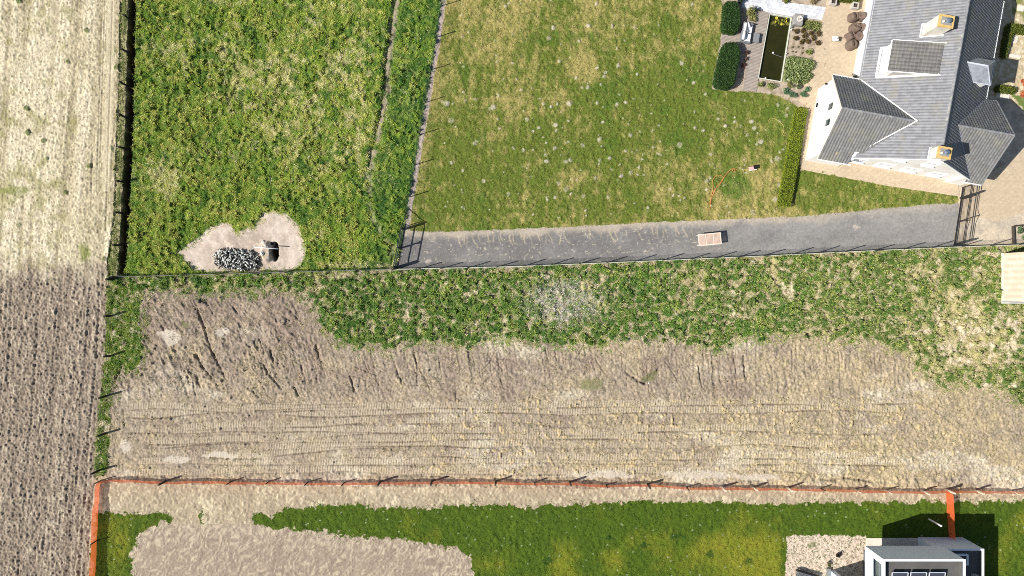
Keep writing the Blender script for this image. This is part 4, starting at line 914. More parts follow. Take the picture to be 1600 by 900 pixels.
# chairs and tables draped in brown covers
def cover_mesh(r, h, seed, asp=1.0, back=.35):
    rr = random.Random(seed); n = 18; prof = [(1.10,0.02),(1.0,.25),(.93,.6),(.86,.92),(.66,1.0),(.3,.93),(.02,.9)]; vs = []; ph = rr.uniform(0, 6)
    for j, (f, zf) in enumerate(prof):
        for k in range(n):
            t = 2*math.pi*k/n; sq = 1/max(abs(math.cos(t)), abs(math.sin(t)))**.72; fold = 1+(.09*math.sin(4*t+ph)+.05*math.sin(9*t+ph))*(1-.6*j/6)
            x = math.cos(t)*r*f*sq*fold; y = math.sin(t)*r*f*sq*fold*asp; z_ = h*zf*(1-(back*.5 if math.cos(t) > -.15 and j >= 3 else 0)+ (back*.25 if math.cos(t) < -.6 and j >= 3 else 0)) if j else .02
            vs.append((x, y, z_+.02*math.sin(5*t+seed)))
    fs = [(j*n+k, j*n+(k+1)%n, (j+1)*n+(k+1)%n, (j+1)*n+k) for j in range(len(prof)-1) for k in range(n)]+[tuple(range((len(prof)-1)*n, len(prof)*n))]
    return vs, fs
def covered(px, py, r, h, seed, rz, label, asp=1.0, back=.4):
    mb = MB(); v, f = cover_mesh(r, h, seed, asp, back); mb.add(v, f); o = mb.build('covered_chair', M['brown_cover']); p = GW(px, py); o.location = (p.x, p.y, .04); o.rotation_euler = (0,0,rz); o.scale = (1.15, 1.1, 1.0)
    m = o.modifiers.new('sub', 'SUBSURF'); m.levels = 1; m.render_levels = 1
    return tag(o, label, 'covered chair', 'brown covered chairs beside the white wall')
covered(1331,29,.40,.85,1,.2,'garden chair under a brown fabric cover, northernmost of the cluster and left of its pair')
covered(1342,27.5,.36,.80,2,2.9,'brown covered chair wedged against the white wall at the north of the cluster')
covered(1333,46,.42,.95,3,1.2,'largest brown fabric cover in the cluster, deeply folded, middle upper one')
covered(1342,46,.36,.85,4,3.0,'brown covered chair by the white wall in the middle of the cluster')
covered(1327,58,.38,.75,5,.4,'small brown cover with a square dark fold, westernmost of the cluster')
covered(1339,59,.38,.80,6,2.4,'brown covered chair close to the wall, second from the south')
covered(1328,72,.42,.9,7,.1,'southernmost brown covered chair nearest the open patio')
def planter(px, py, label, s=.62, h=.5):
    c = GW(px, py, .04); root = empty('square_planter', c, label, 'planter', 'square grey planters on the patio', rz=TH)
    mb = MB(); hs = s/2
    for a, b in (((0,-hs+.05),(s,.1)),((0,hs-.05),(s,.1)),((-hs+.05,0),(.1,s-.2)),((hs-.05,0),(.1,s-.2))): mb.box((a[0],a[1],h/2), (b[0],b[1],h))
    mb.build('planter_wall', M['grey_rough'], root)
    mb = MB(); mb.box((0,0,h/2-.06), (s-.2,s-.2,h-.12)); mb.build('planter_soil', M['dark_wood'], root)
M['grey_rough'] = mat('grey_planter', (.44,.41,.37), .9, .12, 6)
planter(1299,5.5,'square grey planter near the low hedge end, the western one of two')
planter(1333,11.5,'square grey planter nearer the white house wall, the eastern one of two')
def stone_block():
    c = GW(1244.5,33.5,0); root = empty('stone_fountain_block', c, 'grey stone block with a round carved basin beside the stone path', 'fountain', rz=TH)
    mb = MB(); mb.box((0,0,.28), (.92,1.05,.56)); mb.build('plinth', M['stone'], root, bevel=.03)
    mb = MB(); mb.lathe([(.22,.56),(.28,.60),(.30,.70),(.24,.71),(.18,.62),(.02,.60)], (.05,.02,0), 14); b = mb.build('basin', M['pale_stone'], root)
    mb = MB(); mb.lathe([(.06,.6),(.09,.68),(.05,.8),(.0,.82)], (.05,.02,0), 8); mb.build('stone_knob', M['stone'], b)
stone_block()
def barbecue():
    c = GW(1330,126.5,.04); root = empty('kettle_barbecue', c, 'black kettle barbecue against the white wall in the patio corner', 'barbecue')
    mb = MB(); mb.lathe([(.05,.5),(.26,.56),(.31,.72),(.30,.76),(.22,.92),(.05,.98),(.01,.98)], (0,0,0), 14); mb.build('kettle', M['black'], root)
    mb = MB(); mb.bar((-.05,0,1.02),(.05,0,1.02),.03); mb.build('lid_handle', M['steel'], root)
    for k in range(3): t = k*2.09; mb = MB(); mb.bar((.1*math.cos(t),.1*math.sin(t),.56),(.28*math.cos(t),.28*math.sin(t),0),.03); mb.build('leg', M['steel'], root)
    mb = MB(); mb.box((.45,-.05,.45), (.34,.5,.06)); mb.build('side_shelf', M['black'], root)
barbecue()

# ------------------------------------------------------------------ hedges, shrubs and beds
DKG = [(.018,.05,.010),(.028,.07,.014),(.012,.035,.008),(.045,.09,.018)]
LMG = [(.15,.20,.012),(.20,.25,.016),(.11,.16,.012),(.24,.27,.02)]
OLV = [(.10,.12,.012),(.14,.15,.02),(.08,.10,.012)]
def px_poly(pts, h=0): return [W(x, y, h)[:2] for x, y in pts]
def roundbox(pts, k=5, r=.25):
    """round the corners of a pixel polygon"""
    out = []; n = len(pts)
    for i in range(n):
        p0, p1, p2 = np.array(pts[i-1]), np.array(pts[i]), np.array(pts[(i+1)%n])
        a = p1+(p0-p1)*r; b = p1+(p2-p1)*r
        for j in range(k): t = j/(k-1); out.append(tuple((1-t)**2*a+2*t*(1-t)*p1+t*t*b))
    return out
hedge('clipped_hedge', 'dark green clipped hedge block beside the sofa deck, the northern and smaller of the two', px_poly(roundbox([(1133,2),(1153,1.5),(1157.5,30),(1153,51),(1129.5,48.5)]), .85), .9, DKG, .06, 520)
hedge('clipped_hedge', 'longer dark green clipped hedge block with rounded ends, south of the sofa', px_poly(roundbox([(1131,67),(1150,66),(1157,80),(1148,130),(1138,138.5),(1117,133),(1119,115)]), .85), .95, DKG, .06, 520)
hedge('low_hedge', 'long narrow bright green hedge running south from the house corner to the drive', px_poly([(1244,171),(1246,168),(1261,169.5),(1262.5,173),(1236,322),(1234,323.5),(1218,320),(1216.5,317)], .5), .55, LMG, .05, 420, rag=.025)
hedge('box_hedge', 'low olive box hedge at the top edge of the patio by the planters', px_poly([(1300,-14),(1346,-9),(1344,4.5),(1298,-1.5)], .45), .5, OLV, .05, 420)
hedge('box_hedge', 'olive box hedge running down along the gravel bed east of the white house', px_poly([(1575,38),(1579,35.5),(1588,38),(1588,50),(1584.5,52),(1573,90),(1566,88)], .5), .55, OLV, .05, 380)
hedge('box_hedge', 'olive box hedge running to the right edge at the top of the gravel bed', px_poly([(1588.2,37),(1700,52),(1700,66),(1588.2,50)], .5), .55, OLV, .05, 300)
hedge('box_hedge', 'short stubby green hedge by the pale doorstep east of the house', px_poly(roundbox([(1557,136),(1562,131.5),(1587,136),(1589.5,140),(1586,146),(1560,143)]), .5), .55, OLV, .05, 420)
hedge('planting_block', 'loose mound of grey-green ground cover between pond and patio', px_poly(roundbox([(1231.5,87),(1268,93),(1273,98),(1270.5,108),(1263,112),(1269.5,116),(1268,122),(1258,130.5),(1224,125)], 4, .15), .3), .34, [(.19,.25,.085),(.25,.31,.11),(.14,.19,.06),(.34,.37,.16)], .07, 300, rag=.07, cat='ground cover')
hedge('planting_block', 'square of low yellow-green ground cover south-east of the stone block', px_poly([(1257,31),(1284,35),(1281.5,49),(1254,44)], .1), .16, [(.24,.26,.08),(.18,.22,.06),(.30,.28,.12)], .06, 300, rag=.04, cat='ground cover')
k = 0
TUS = [(1242.5,50.5,'first row by the pond'),(1254,50.5,'first row, second from the pond'),(1266,53,'first row, third from the pond'),(1278.5,54.5,'first row, nearest the patio'),(1241.5,60.5,'second row by the pond'),(1256,57,'between the first and second row'),(1251,65,'third row, western one'),(1260.5,65.5,'third row, middle one'),(1269.5,60.5,'second row, eastern one'),(1276,68,'south-east corner, biggest one')]
for x, y, w in TUS:
    shrub('heather_tussock', 'russet heather tussock east of the pond, '+w, GW(x, y), .36 if 'big' not in w else .44, .34, [(.09,.055,.02),(.13,.075,.03),(.06,.05,.015),(.16,.13,.04)], 240, .05, 'heather', 'russet heather tussocks')
for x, y, w in ((1237.5,74,'the first'),(1246,73.5,'the second'),(1254,75.5,'the third'),(1237.5,81,'the south-western'),(1243,82,'the middle southern'),(1253,83,'the south-eastern')):
    shrub('young_plant', 'tiny young plant south of the heather, '+w, GW(x, y), .13, .14, [(.17,.12,.06),(.12,.11,.04)], 40, .04, 'plant', 'tiny young plants in the bare bed')
for x, y, r, h, cp, lab in (
  (1172,21,.62,.7,[(.26,.25,.07),(.18,.20,.06),(.34,.31,.12),(.10,.14,.04)],'broad yellow-green shrub in front of the northern hedge block'),
  (1175,31,.42,.5,[(.26,.25,.09),(.18,.20,.06),(.34,.31,.12)],'smaller pale shrub just north of the white sofa'),
  (1180,17,.30,.75,[(.05,.07,.04),(.03,.05,.03)],'dark bluish shrub at the corner of the deck and stone path'),
  (1156,4,.42,.8,[(.03,.05,.04),(.05,.07,.05),(.02,.035,.02)],'dark conifer bush beside the top of the northern hedge block'),
  (1166,82,.30,.4,[(.12,.06,.035),(.09,.045,.03)],'reddish brown bush south of the sofa, northernmost of three'),
  (1164,92.5,.28,.35,[(.12,.06,.035),(.15,.10,.07)],'reddish brown bush by the deck, middle of three'),
  (1161,104,.28,.35,[(.12,.06,.035),(.09,.045,.03)],'reddish brown bush by the deck, southernmost of three'),
  (1187,133,.36,.5,[(.22,.24,.06),(.30,.30,.10),(.12,.16,.04)],'yellow-green shrub at the south end of the pond, nearest the deck'),
  (1204,136,.5,.55,[(.20,.24,.07),(.28,.30,.10),(.12,.16,.04)],'wide yellow-green shrub below the middle of the pond rim'),
  (1233,134,.34,.4,[(.24,.20,.06),(.13,.15,.05)],'ochre tinted shrub south of the ground cover mound'),
  (1246,136,.34,.5,[(.08,.12,.05),(.04,.06,.03),(.16,.20,.09)],'dark shrub south of the ground cover mound'),
  (1227,143,.36,.4,[(.07,.15,.07),(.10,.19,.09),(.05,.11,.05)],'smooth blue-green round shrub, the westernmost by the lawn edge'),
  (1234,148,.30,.4,[(.07,.15,.07),(.10,.19,.09)],'blue-green round shrub next to the westernmost one'),
  (1241,150,.26,.35,[(.08,.16,.07),(.10,.19,.09)],'little blue-green shrub between two larger round ones'),
  (1254,149,.42,.5,[(.08,.17,.08),(.11,.21,.10),(.05,.11,.05)],'big blue-green rounded shrub near the long narrow hedge'),
  (1259,141,.34,.45,[(.08,.17,.08),(.11,.21,.10)],'blue-green rounded shrub beside the patio edge, above the biggest'),
  (1262,82,.42,.35,[(.26,.30,.06),(.18,.22,.05),(.12,.14,.04)],'bright lime plant at the east end of the bare young bed'),
  (1228,2,.4,.35,[(.17,.17,.03),(.12,.13,.02)],'olive mat shrub above the stone path'),
  (1271,1,.5,.35,[(.22,.16,.08),(.16,.13,.06),(.28,.22,.12)],'brown dry shrub above the stone path beside the patio'),
  (1594,148,.5,.55,[(.45,.10,.04),(.36,.07,.03),(.5,.2,.08)],'orange-red bush at the right edge above the green border'),
  (1597,130,.42,.5,[(.45,.10,.04),(.36,.07,.03),(.5,.2,.08)],'orange-red bush in the gravel bed, the upper of two'),
  (1590,362,.45,.5,[(.10,.18,.07),(.16,.24,.11),(.06,.11,.05)],'leafy green plant filling the western part of the raised bed'),
  (1599,372,.45,.5,[(.10,.18,.07),(.16,.24,.11),(.06,.11,.05)],'leafy green plant in the lower part of the raised bed'),
  (1604,360,.45,.5,[(.10,.18,.07),(.3,.34,.2),(.06,.11,.05)],'leafy plant with whitish tips at the right edge of the raised bed'),
  (1308,866,.34,.45,[(.018,.014,.012),(.03,.022,.018)],'dark purple-black bush in the pale gravel yard'),
  (1293,880,.30,.4,[(.07,.09,.02),(.14,.16,.04),(.05,.05,.02)],'spiky olive plant at the head of the white wall in the gravel yard'),
  (1558,392,.28,.3,[(.40,.42,.30),(.20,.24,.10)],'pale blossoming weed by the corner of the cream shed')):
    shrub(('leafy_shrub' if h > .4 else 'low_shrub'), lab, GW(x, y), r, h, cp, int(900*r), .055 if r > .33 else .045)
def raised_bed():
    root = empty('raised_bed', GW(1581,383), 'timber edged raised bed at the right edge of the yard', 'raised bed'); o = Vector(root.location)
    for a, b in (((1581,354),(1625,350)),((1581,354),(1582.5,382))):
        mb = MB(); mb.bar(GW(*a)-o+Vector((0,0,.15)), GW(*b)-o+Vector((0,0,.15)), .1, .3); mb.build('edge_board', M['dark_wood'], root)
raised_bed()
for nm, pts, lab in (('stepping_slab', [(1591,8),(1601,9),(1599,18),(1589.5,16.5)], 'square pale slab in the olive ground cover at the top right'),
                     ('stepping_slab', [(1583,55),(1592,57),(1588,68),(1581,66)], 'pale slab at the corner between the two joined box hedges'),
                     ('stepping_slab', [(1578,84),(1596,87),(1594,92),(1577,89)], 'pale slab below the south end of the olive box hedge')):
    mb = MB(); mb.prism(px_poly(pts, .06), 0, .06); tag(mb.build(nm, M['cream']), lab, 'paving slab')
mb = MB(); mb.prism(px_poly([(1558,143.5),(1578,147),(1577,155),(1557.5,152)], .12), 0, .12); tag(mb.build('doorstep', M['cream']), 'pale beige doorstep below the stubby hedge', 'step')

# ------------------------------------------------------------------ hose and bits on the lawn
def path_px(pts, sc=8, ox=1080, oy=240): return [GW(ox+x/sc, oy+y/sc, .07) for x, y in pts]
def smooth_path(P, n=6):
    out = []
    for i in range(len(P)-1):
        p0, p1, p2, p3 = P[max(i-1,0)], P[i], P[i+1], P[min(i+2,len(P)-1)]
        for j in range(n):
            t = j/n; out.append(.5*((2*p1)+(p2-p0)*t+(2*p0-5*p1+4*p2-p3)*t*t+(3*p1-p0-3*p2+p3)*t**3))
    return out+[P[-1]]
mb = MB(); mb.tube(smooth_path(path_px([(570,205),(545,190),(520,195),(515,212),(535,222),(548,208),(530,192),(500,198),(450,245),(400,310),(350,380),(310,430),(270,510),(240,580),(222,615),(200,622),(212,640),(232,630),(238,600),(250,520),(268,460),(272,400),(268,345),(290,298),(335,270),(385,280),(402,305),(385,345),(350,390),(320,410),(285,490),(250,560),(243,650),(225,685),(195,680)])), .024, 5)
tag(mb.build('garden_hose', M['hose'], smooth=True), 'loosely coiled orange hose lying on the lawn', 'hose')
mb = MB(); mb.tube(smooth_path(path_px([(570,195),(610,195),(650,198),(700,197),(735,190)])), .02, 4)
tag(mb.build('cord', M['yellow_cord']), 'thin yellow cord from the hose coil to the pink box on the lawn', 'cord')
mb = MB(); mb.tube(smooth_path(path_px([(0,760),(20,740),(45,745),(75,765),(95,790),(98,820),(85,850)], 4, 1200, 0)), .022, 4)
tag(mb.build('cord', M['yellow_cord']), 'faded yellow cord curled on the lawn west of the long narrow hedge', 'cord')
def toybox():
    c = GW(1175.5,263,.03); root = empty('toy_box', c, 'small pink and white open crate with a black lid on the lawn', 'crate', rz=.15)
    mb = MB(); mb.box((-.1,0,.1), (.55,.3,.2)); mb.build('crate_body', M['pink'], root, bevel=.01)
    mb = MB(); mb.box((.22,.06,.16), (.34,.36,.3)); mb.build('black_lid', M['black'], root, bevel=.01)
    mb = MB(); mb.box((.0,-.2,.12), (.7,.05,.22)); mb.build('white_side', M['white'], root)
toybox()

# ------------------------------------------------------------------ sand patch: wood heap, mound stones, pole
def log_heap():
    r4 = random.Random(21); parts = []
    for k in range(900):
        x = r4.uniform(334, 409); y = r4.uniform(388, 424)
        e = abs((x-371-(y-406)*.15)/36)**3+abs((y-406.5+(x-371)*-.06)/16.5)**3+r4.uniform(-.1,.25)
        if e > 1 or y > 400+ .0*x+23 - .02*(x-335): continue
        h0 = .42*max(0,1-e)**.5*r4.uniform(.3, 1); a = r4.uniform(0, 3.14); L_ = r4.uniform(.18, .42); w = r4.uniform(.04, .075); p = GW(x, y)
        mb = MB(); t = r4.uniform(-.7, .7); d = Vector((math.cos(a), math.sin(a), t))*L_/2; mb.bar(p+Vector((0,0,h0+.06))-d, p+Vector((0,0,h0+.06))+d, w, n=4)
        cc = r4.choice([(.62,.62,.58),(.70,.70,.64),(.45,.46,.42),(.02,.02,.02),(.10,.10,.09),(.25,.24,.21),(.01,.01,.01)])  # near-black picks paint the dark gaps among the pale sticks
        parts.append((np.array([tuple(v) for v in mb.v]), np.array([f if len(f) == 4 else f for f in mb.f if len(f) == 4]), np.tile(cc, (len(mb.v), 1))))
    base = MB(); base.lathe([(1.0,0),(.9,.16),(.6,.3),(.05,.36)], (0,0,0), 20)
    c0 = GW(371,407.5); bv = np.array([(v[0]*2.0+c0.x, v[1]*.85+c0.y, v[2]*.8) for v in base.v]); bf = np.array([f for f in base.f if len(f) == 4]); parts.append((bv, bf, np.tile((.02,.02,.018), (len(bv), 1))))  # black base mound: shade between the sticks put into its colour
    v, f, cc = join_np(parts)
    tag(np_mesh('wood_heap', v, f, M['log'], cc), 'heap of short pale sticks with black-painted gaps on the sandy patch in the meadow', 'wood heap', kind='stuff')
log_heap()
mb = MB(); a = W(397,386.2,.75); b = W(434.5,388.6,.75); mb.tube([a, a.lerp(b,.5)+Vector((0,0,.02)), b], .055, 8, [.025,.045,.06])
tag(mb.build('white_rod', M['white_pole'], smooth=True), 'long thin white rod lying level across the rubble mound', 'rod')
r4 = random.Random(9)
def rock(px, py, s, label, m, z0=0):
    vs = []; n = 8
    for j, (f, zf) in enumerate(((1,0),(1.05,.35),(.8,.75),(.3,1))):
        for k in range(n): t = 6.283*k/n+j*.2; q = s*f*r4.uniform(.75, 1.2); vs.append((math.cos(t)*q, math.sin(t)*q*.8, s*zf*r4.uniform(.7, 1.0)))
    fs = [(j*n+k, j*n+(k+1)%n, (j+1)*n+(k+1)%n, (j+1)*n+k) for j in range(3) for k in range(n)]+[tuple(range(3*n, 4*n))]
    mb = MB(); mb.add(vs, fs); o = mb.build('rock', m); p = GW(px, py, z0); o.location = (p.x, p.y, p.z+hsample(px, py)-.03); o.rotation_euler = (0,0,r4.uniform(0,6)); tag(o, label, 'rock')
for x, y, s, m_, lab in ((411,378,.22,'pale_stone','whitish rock at the north end of the rubble mound'),(418,384,.18,'pale_stone','rounded pale rock just above the white rod on the mound'),(425,381,.2,'black','blackened lump on the north-east of the rubble mound'),(413,397,.24,'pale_stone','flat pale rock south of the white rod'),(423,403,.22,'stone','grey rock at the south-east foot of the mound'),(408,405,.18,'stone','grey rock on the west foot of the rubble mound'),
  (313,470.5,.26,'black','single dark clod on the upper left of the bare plot'),(176,388,.11,'cushion','tiny white stone in the grass beside the stubble field'),(167,507,.09,'cushion','small white stone at the edge of the ploughed field'),(1260,523,.16,'black','dark lump where the rough grass meets the bare soil on the right'),(1014,599,.11,'pale_stone','pale pebble at the end of the torn sods'),(558,604,.13,'stone','small grey clod near the end of the deep scrape')):
    rock(x, y, s, lab, M[m_])

# ------------------------------------------------------------------ the white slate-roofed house
O_ = GW(1300,253); ca, sa = math.cos(TH), math.sin(TH)
def HL(E, N, z_=0.0): return Vector((E*G, N*G, z_))      # house-local metres from ground px
house = empty('white_house', O_, 'large white brick house with steep slate-grey tiled roofs, two chimneys and three dormers', 'house', rz=TH)
SL = .797; EV = 3.06
def zmain(E): return EV+SL*min(E, 188-E)*G
def tiled(name, p0, u, v, lu, lv, parent=house, res=.05, roll=.27, crs=.34, base=(.18,.183,.195), var=.14, lich=.0, clip=None):
    """pantile slope: p0 eave corner, u along the eave, v up the slope"""
    nu = max(2, int(lu/res)); nv = max(2, int(lv/res)); a = np.linspace(0, lu, nu); b = np.linspace(0, lv, nv); A, Bv = np.meshgrid(a, b)
    hgt = .055*np.abs(np.sin(np.pi*A/roll))**1.2 + .028*(1-(Bv/crs % 1)); nrm = Vector(u).cross(Vector(v)).normalized()
    if nrm.z < 0: nrm = -nrm
    P = np.array(p0)[None, None]+A[..., None]*np.array(u)+Bv[..., None]*np.array(v)+hgt[..., None]*np.array(nrm)
    tid = (np.floor(A/roll).astype(int)*71+np.floor(Bv/crs).astype(int)*131) % 4096; tab = np.random.default_rng(int(lu*100)).uniform(1-var, 1+var, 4096)
    tl = np.random.default_rng(int(lv*90)).random(4096) < lich
    cc = np.array(base)[None, None]*tab[tid][..., None]; cc = np.where(tl[tid][..., None], np.array((.30,.26,.17)), cc)
    idx = np.arange(nu*nv).reshape(nv, nu); q = np.stack([idx[:-1,:-1], idx[:-1,1:], idx[1:,1:], idx[1:,:-1]], -1).reshape(-1, 4)
    if (Vector(u).cross(Vector(v))).z < 0: q = q[:, ::-1]
    if clip is not None:
        ctr = P.reshape(-1, 3)[q].mean(1); keep = clip(ctr); q = q[keep]
    return np_mesh(name, P.reshape(-1, 3), q, M['tile'], cc.reshape(-1, 3), parent)
def gable_wall(mb, poly3, axis_len, dirv):
    """closed prism: 3D outline extruded along dirv"""
    n = len(poly3); a = [Vector(p) for p in poly3]; b = [p+Vector(dirv)*axis_len for p in a]
    mb.add(a+b, [tuple(range(n)), tuple(range(2*n-1, n-1, -1))]+[(i, n+i, n+(i+1)%n, (i+1)%n) for i in range(n)])
cs_, sn_ = 1/math.hypot(1, SL), SL/math.hypot(1, SL)
RZ = zmain(94); Lm = 272*G; half = 94*G; slope_len = half/cs_
# walls
i0, i1 = 8*G, 180*G; zi = EV+SL*8*G-.10; n0, n1 = 3.5*G, 266*G
mb = MB(); gable_wall(mb, [(i0,n0,0),(i1,n0,0),(i1,n0,zi),(half,n0,RZ-.10),(i0,n0,zi)], n1-n0, (0,1,0)); mb.build('main_wall', M['white_wall'], house)
tiled('main_roof_west', HL(0,-3,EV), (0,1,0), (cs_,0,sn_), Lm, slope_len)
tiled('main_roof_east', HL(188,-3,EV), (0,1,0), (-cs_,0,sn_), Lm, slope_len)
# ridge caps, one row of half-round tiles per ridge
def ridge(name, a, b, r=.13, parent=house):
    a, b = Vector(a), Vector(b); L_ = (b-a).length; n = int(L_/.4); mb = MB()
    for i in range(n):
        p, q = a.lerp(b, i/n), a.lerp(b, (i+1.06)/n); mb.tube([p, q], r, 8, [r, r*.86])
    return mb.build(name, M['ridge'], parent)
M['ridge'] = mat('ridge_tile', (.20,.205,.215), .65, .3, 3, dirt=(.42,.40,.34), dscale=2.5)
ridge('ridge_tiles', HL(94,-3,RZ), HL(94,269,RZ))
# wings
AW = 6.33; wm, wh = 51.6, 63.0; sW = (AW-EV)/(wh*G); cw, sw = 1/math.hypot(1, sW), sW/math.hypot(1, sW); wl = wh*G/cw
def wing(E0, E1, mid, tagname):
    e0, e1 = (min(E0, E1), max(E0, E1)); m0 = mid-wh+6; m1 = mid+wh-6; zi = EV+sW*6*G-.1
    wE0, wE1 = (e0+1.0, 9) if tagname == 'west' else (179, e1-1.0)
    kp = (lambda c: (c[:,1] > 4.5*G) | (c[:,0] < 3*G)) if tagname == 'west' else (lambda c: (c[:,1] > 4.5*G) | (c[:,0] > 179*G))
    mb = MB(); gable_wall(mb, [(wE0*G,m0*G,0),(wE0*G,m0*G,zi),(wE0*G,mid*G,AW-.1),(wE0*G,m1*G,zi),(wE0*G,m1*G,0)], (wE1-wE0)*G, (1,0,0)); mb.build(tagname+'_wing_wall', M['white_wall'], house)
    L_ = (e1-e0)*G
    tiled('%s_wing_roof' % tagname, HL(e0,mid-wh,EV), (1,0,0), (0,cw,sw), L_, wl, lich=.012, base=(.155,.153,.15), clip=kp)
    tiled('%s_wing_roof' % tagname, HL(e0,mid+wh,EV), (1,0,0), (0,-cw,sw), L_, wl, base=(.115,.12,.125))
    ridge('ridge_tiles', HL(e0,mid,AW), HL(e1,mid,AW))
wing(-42.6, 64, wm, 'west'); wing(123, 204.6, 56.5, 'east')
# trims: verges, gutters, valleys
def trim(name, segs, w, h, m='white'):
    mb = MB()
    for a, b in segs: mb.bar(a, b, w, h)
    return mb.build(name, M[m], house)
trim('gutter', [(HL(189.5,3,EV-.04),HL(189.5,269,EV-.04)),(HL(189,119,EV-.04),HL(205,119.8,EV-.04)),(HL(178,-7.5,EV-.04),HL(205,-7.5,EV-.04)),(HL(-42,-12.5,EV-.04),HL(8,-12.5,EV-.04)),(HL(-42,116,EV-.04),HL(0,116,EV-.04))], .10, .10)
trim('gutter', [(HL(-1.5,117,EV-.04),HL(-1.5,269,EV-.04))], .10, .10, 'lead')
trim('verge_board', [(HL(0,-3.6,EV),HL(94,-3.6,RZ)),(HL(188,-3.6,EV),HL(94,-3.6,RZ))], .07, .16)
trim('verge_board', [(HL(-43.2,-11.4,EV+.02),HL(-43.2,51.6,AW+.02)),(HL(-43.2,114.6,EV+.02),HL(-43.2,51.6,AW+.02))], .06, .14, 'cream')
trim('verge_board', [(HL(205.2,-6.5,EV+.02),HL(205.2,56.5,AW+.02)),(HL(205.2,119.5,EV+.02),HL(205.2,56.5,AW+.02))], .06, .14, 'ridge')
EvW = (AW-EV)/SL/G
trim('valley_lead', [(HL(0,wm+wh,EV+.12),HL(EvW,wm,AW+.18)),(HL(1,wm-wh+9,EV+.36),HL(EvW,wm,AW+.24))], .09, .06, 'white')
trim('valley_lead', [(HL(188,56.5+wh,EV+.05),HL(188-EvW,56.5,AW+.07)),(HL(188,56.5-wh,EV+.05),HL(188-EvW,56.5,AW+.07))], .10, .05, 'lead')
# windows: placed by a facade frame: origin, right vector, outward vector
def window(o, rt, out, w, h, z_, panes=2, sill=True, parent=house, frame='white', dark='glass', depth=.05):
    rt, out, o = Vector(rt), Vector(out), Vector(o); Zv = Vector((0,0,1)); fr = MB()
    base = o+out*depth; tw = .09
    for s in (-1, 1): fr.bar(base+rt*(s*(w/2-tw/2))+Zv*z_, base+rt*(s*(w/2-tw/2))+Zv*(z_+h), tw, tw)
    for zz in (z_+tw/2, z_+h-tw/2): fr.bar(base-rt*(w/2)+Zv*zz, base+rt*(w/2)+Zv*zz, tw*.98, tw*.98)
    for k in range(1, panes): x = -w/2+w*k/panes; fr.bar(base+rt*x+Zv*(z_+.02), base+rt*x+Zv*(z_+h-.02), .06, .06)
    fo = fr.build('window', M[frame], parent)
    pn = MB(); c = base-out*.02; pn.add([c-rt*(w/2-.05)+Zv*(z_+.05), c+rt*(w/2-.05)+Zv*(z_+.05), c+rt*(w/2-.05)+Zv*(z_+h-.05), c-rt*(w/2-.05)+Zv*(z_+h-.05)], [(0,1,2,3)]); pn.build('pane', M[dark], fo)
    if sill: sb = MB(); sb.bar(o+out*.12-rt*(w/2+.08)+Zv*(z_-.05), o+out*.12+rt*(w/2+.08)+Zv*(z_-.05), .24, .08); sb.build('sill', M['sill'], fo)
M['sill'] = mat('blue_stone_sill', (.55,.56,.57), .7, .1, 5)
fw = HL(-41.6,0)
for N_, w_, h_, z_ in ((88,1.5,1.5,.9),(16,1.5,1.5,.9)): window(HL(-41.6,N_), (0,-1,0), (-1,0,0), w_, h_, z_, 2, dark='pale_glass')
for N_ in (64, 40): window(HL(-41.6,N_), (0,-1,0), (-1,0,0), .85, 1.25, 3.25, 1)
window(HL(-41.6,72), (0,-1,0), (-1,0,0), 1.1, 1.3, .9, 2, dark='pale_glass')
for E_, w_, z_ in ((30,1.3,1.0),(70,1.5,1.0),(110,1.5,1.0),(150,1.3,1.0),(70,1.1,4.0),(112,1.1,4.0)): window(HL(E_,3.5), (1,0,0), (0,-1,0), w_, 1.25, z_, 2, depth=.03, dark='pale_glass')
for N_ in (135, 160, 190, 225): window(HL(8,N_), (0,-1,0), (-1,0,0), 1.3, 2.0, .25, 2, sill=False, dark='pale_glass')
mb = MB(); mb.box(HL(-42.6,106,2.05), (.16,.12,.2)); mb.box(HL(-44.5,106,2.15), (.14,.12,.1)); mb.build('wall_lamp', M['black'], house)
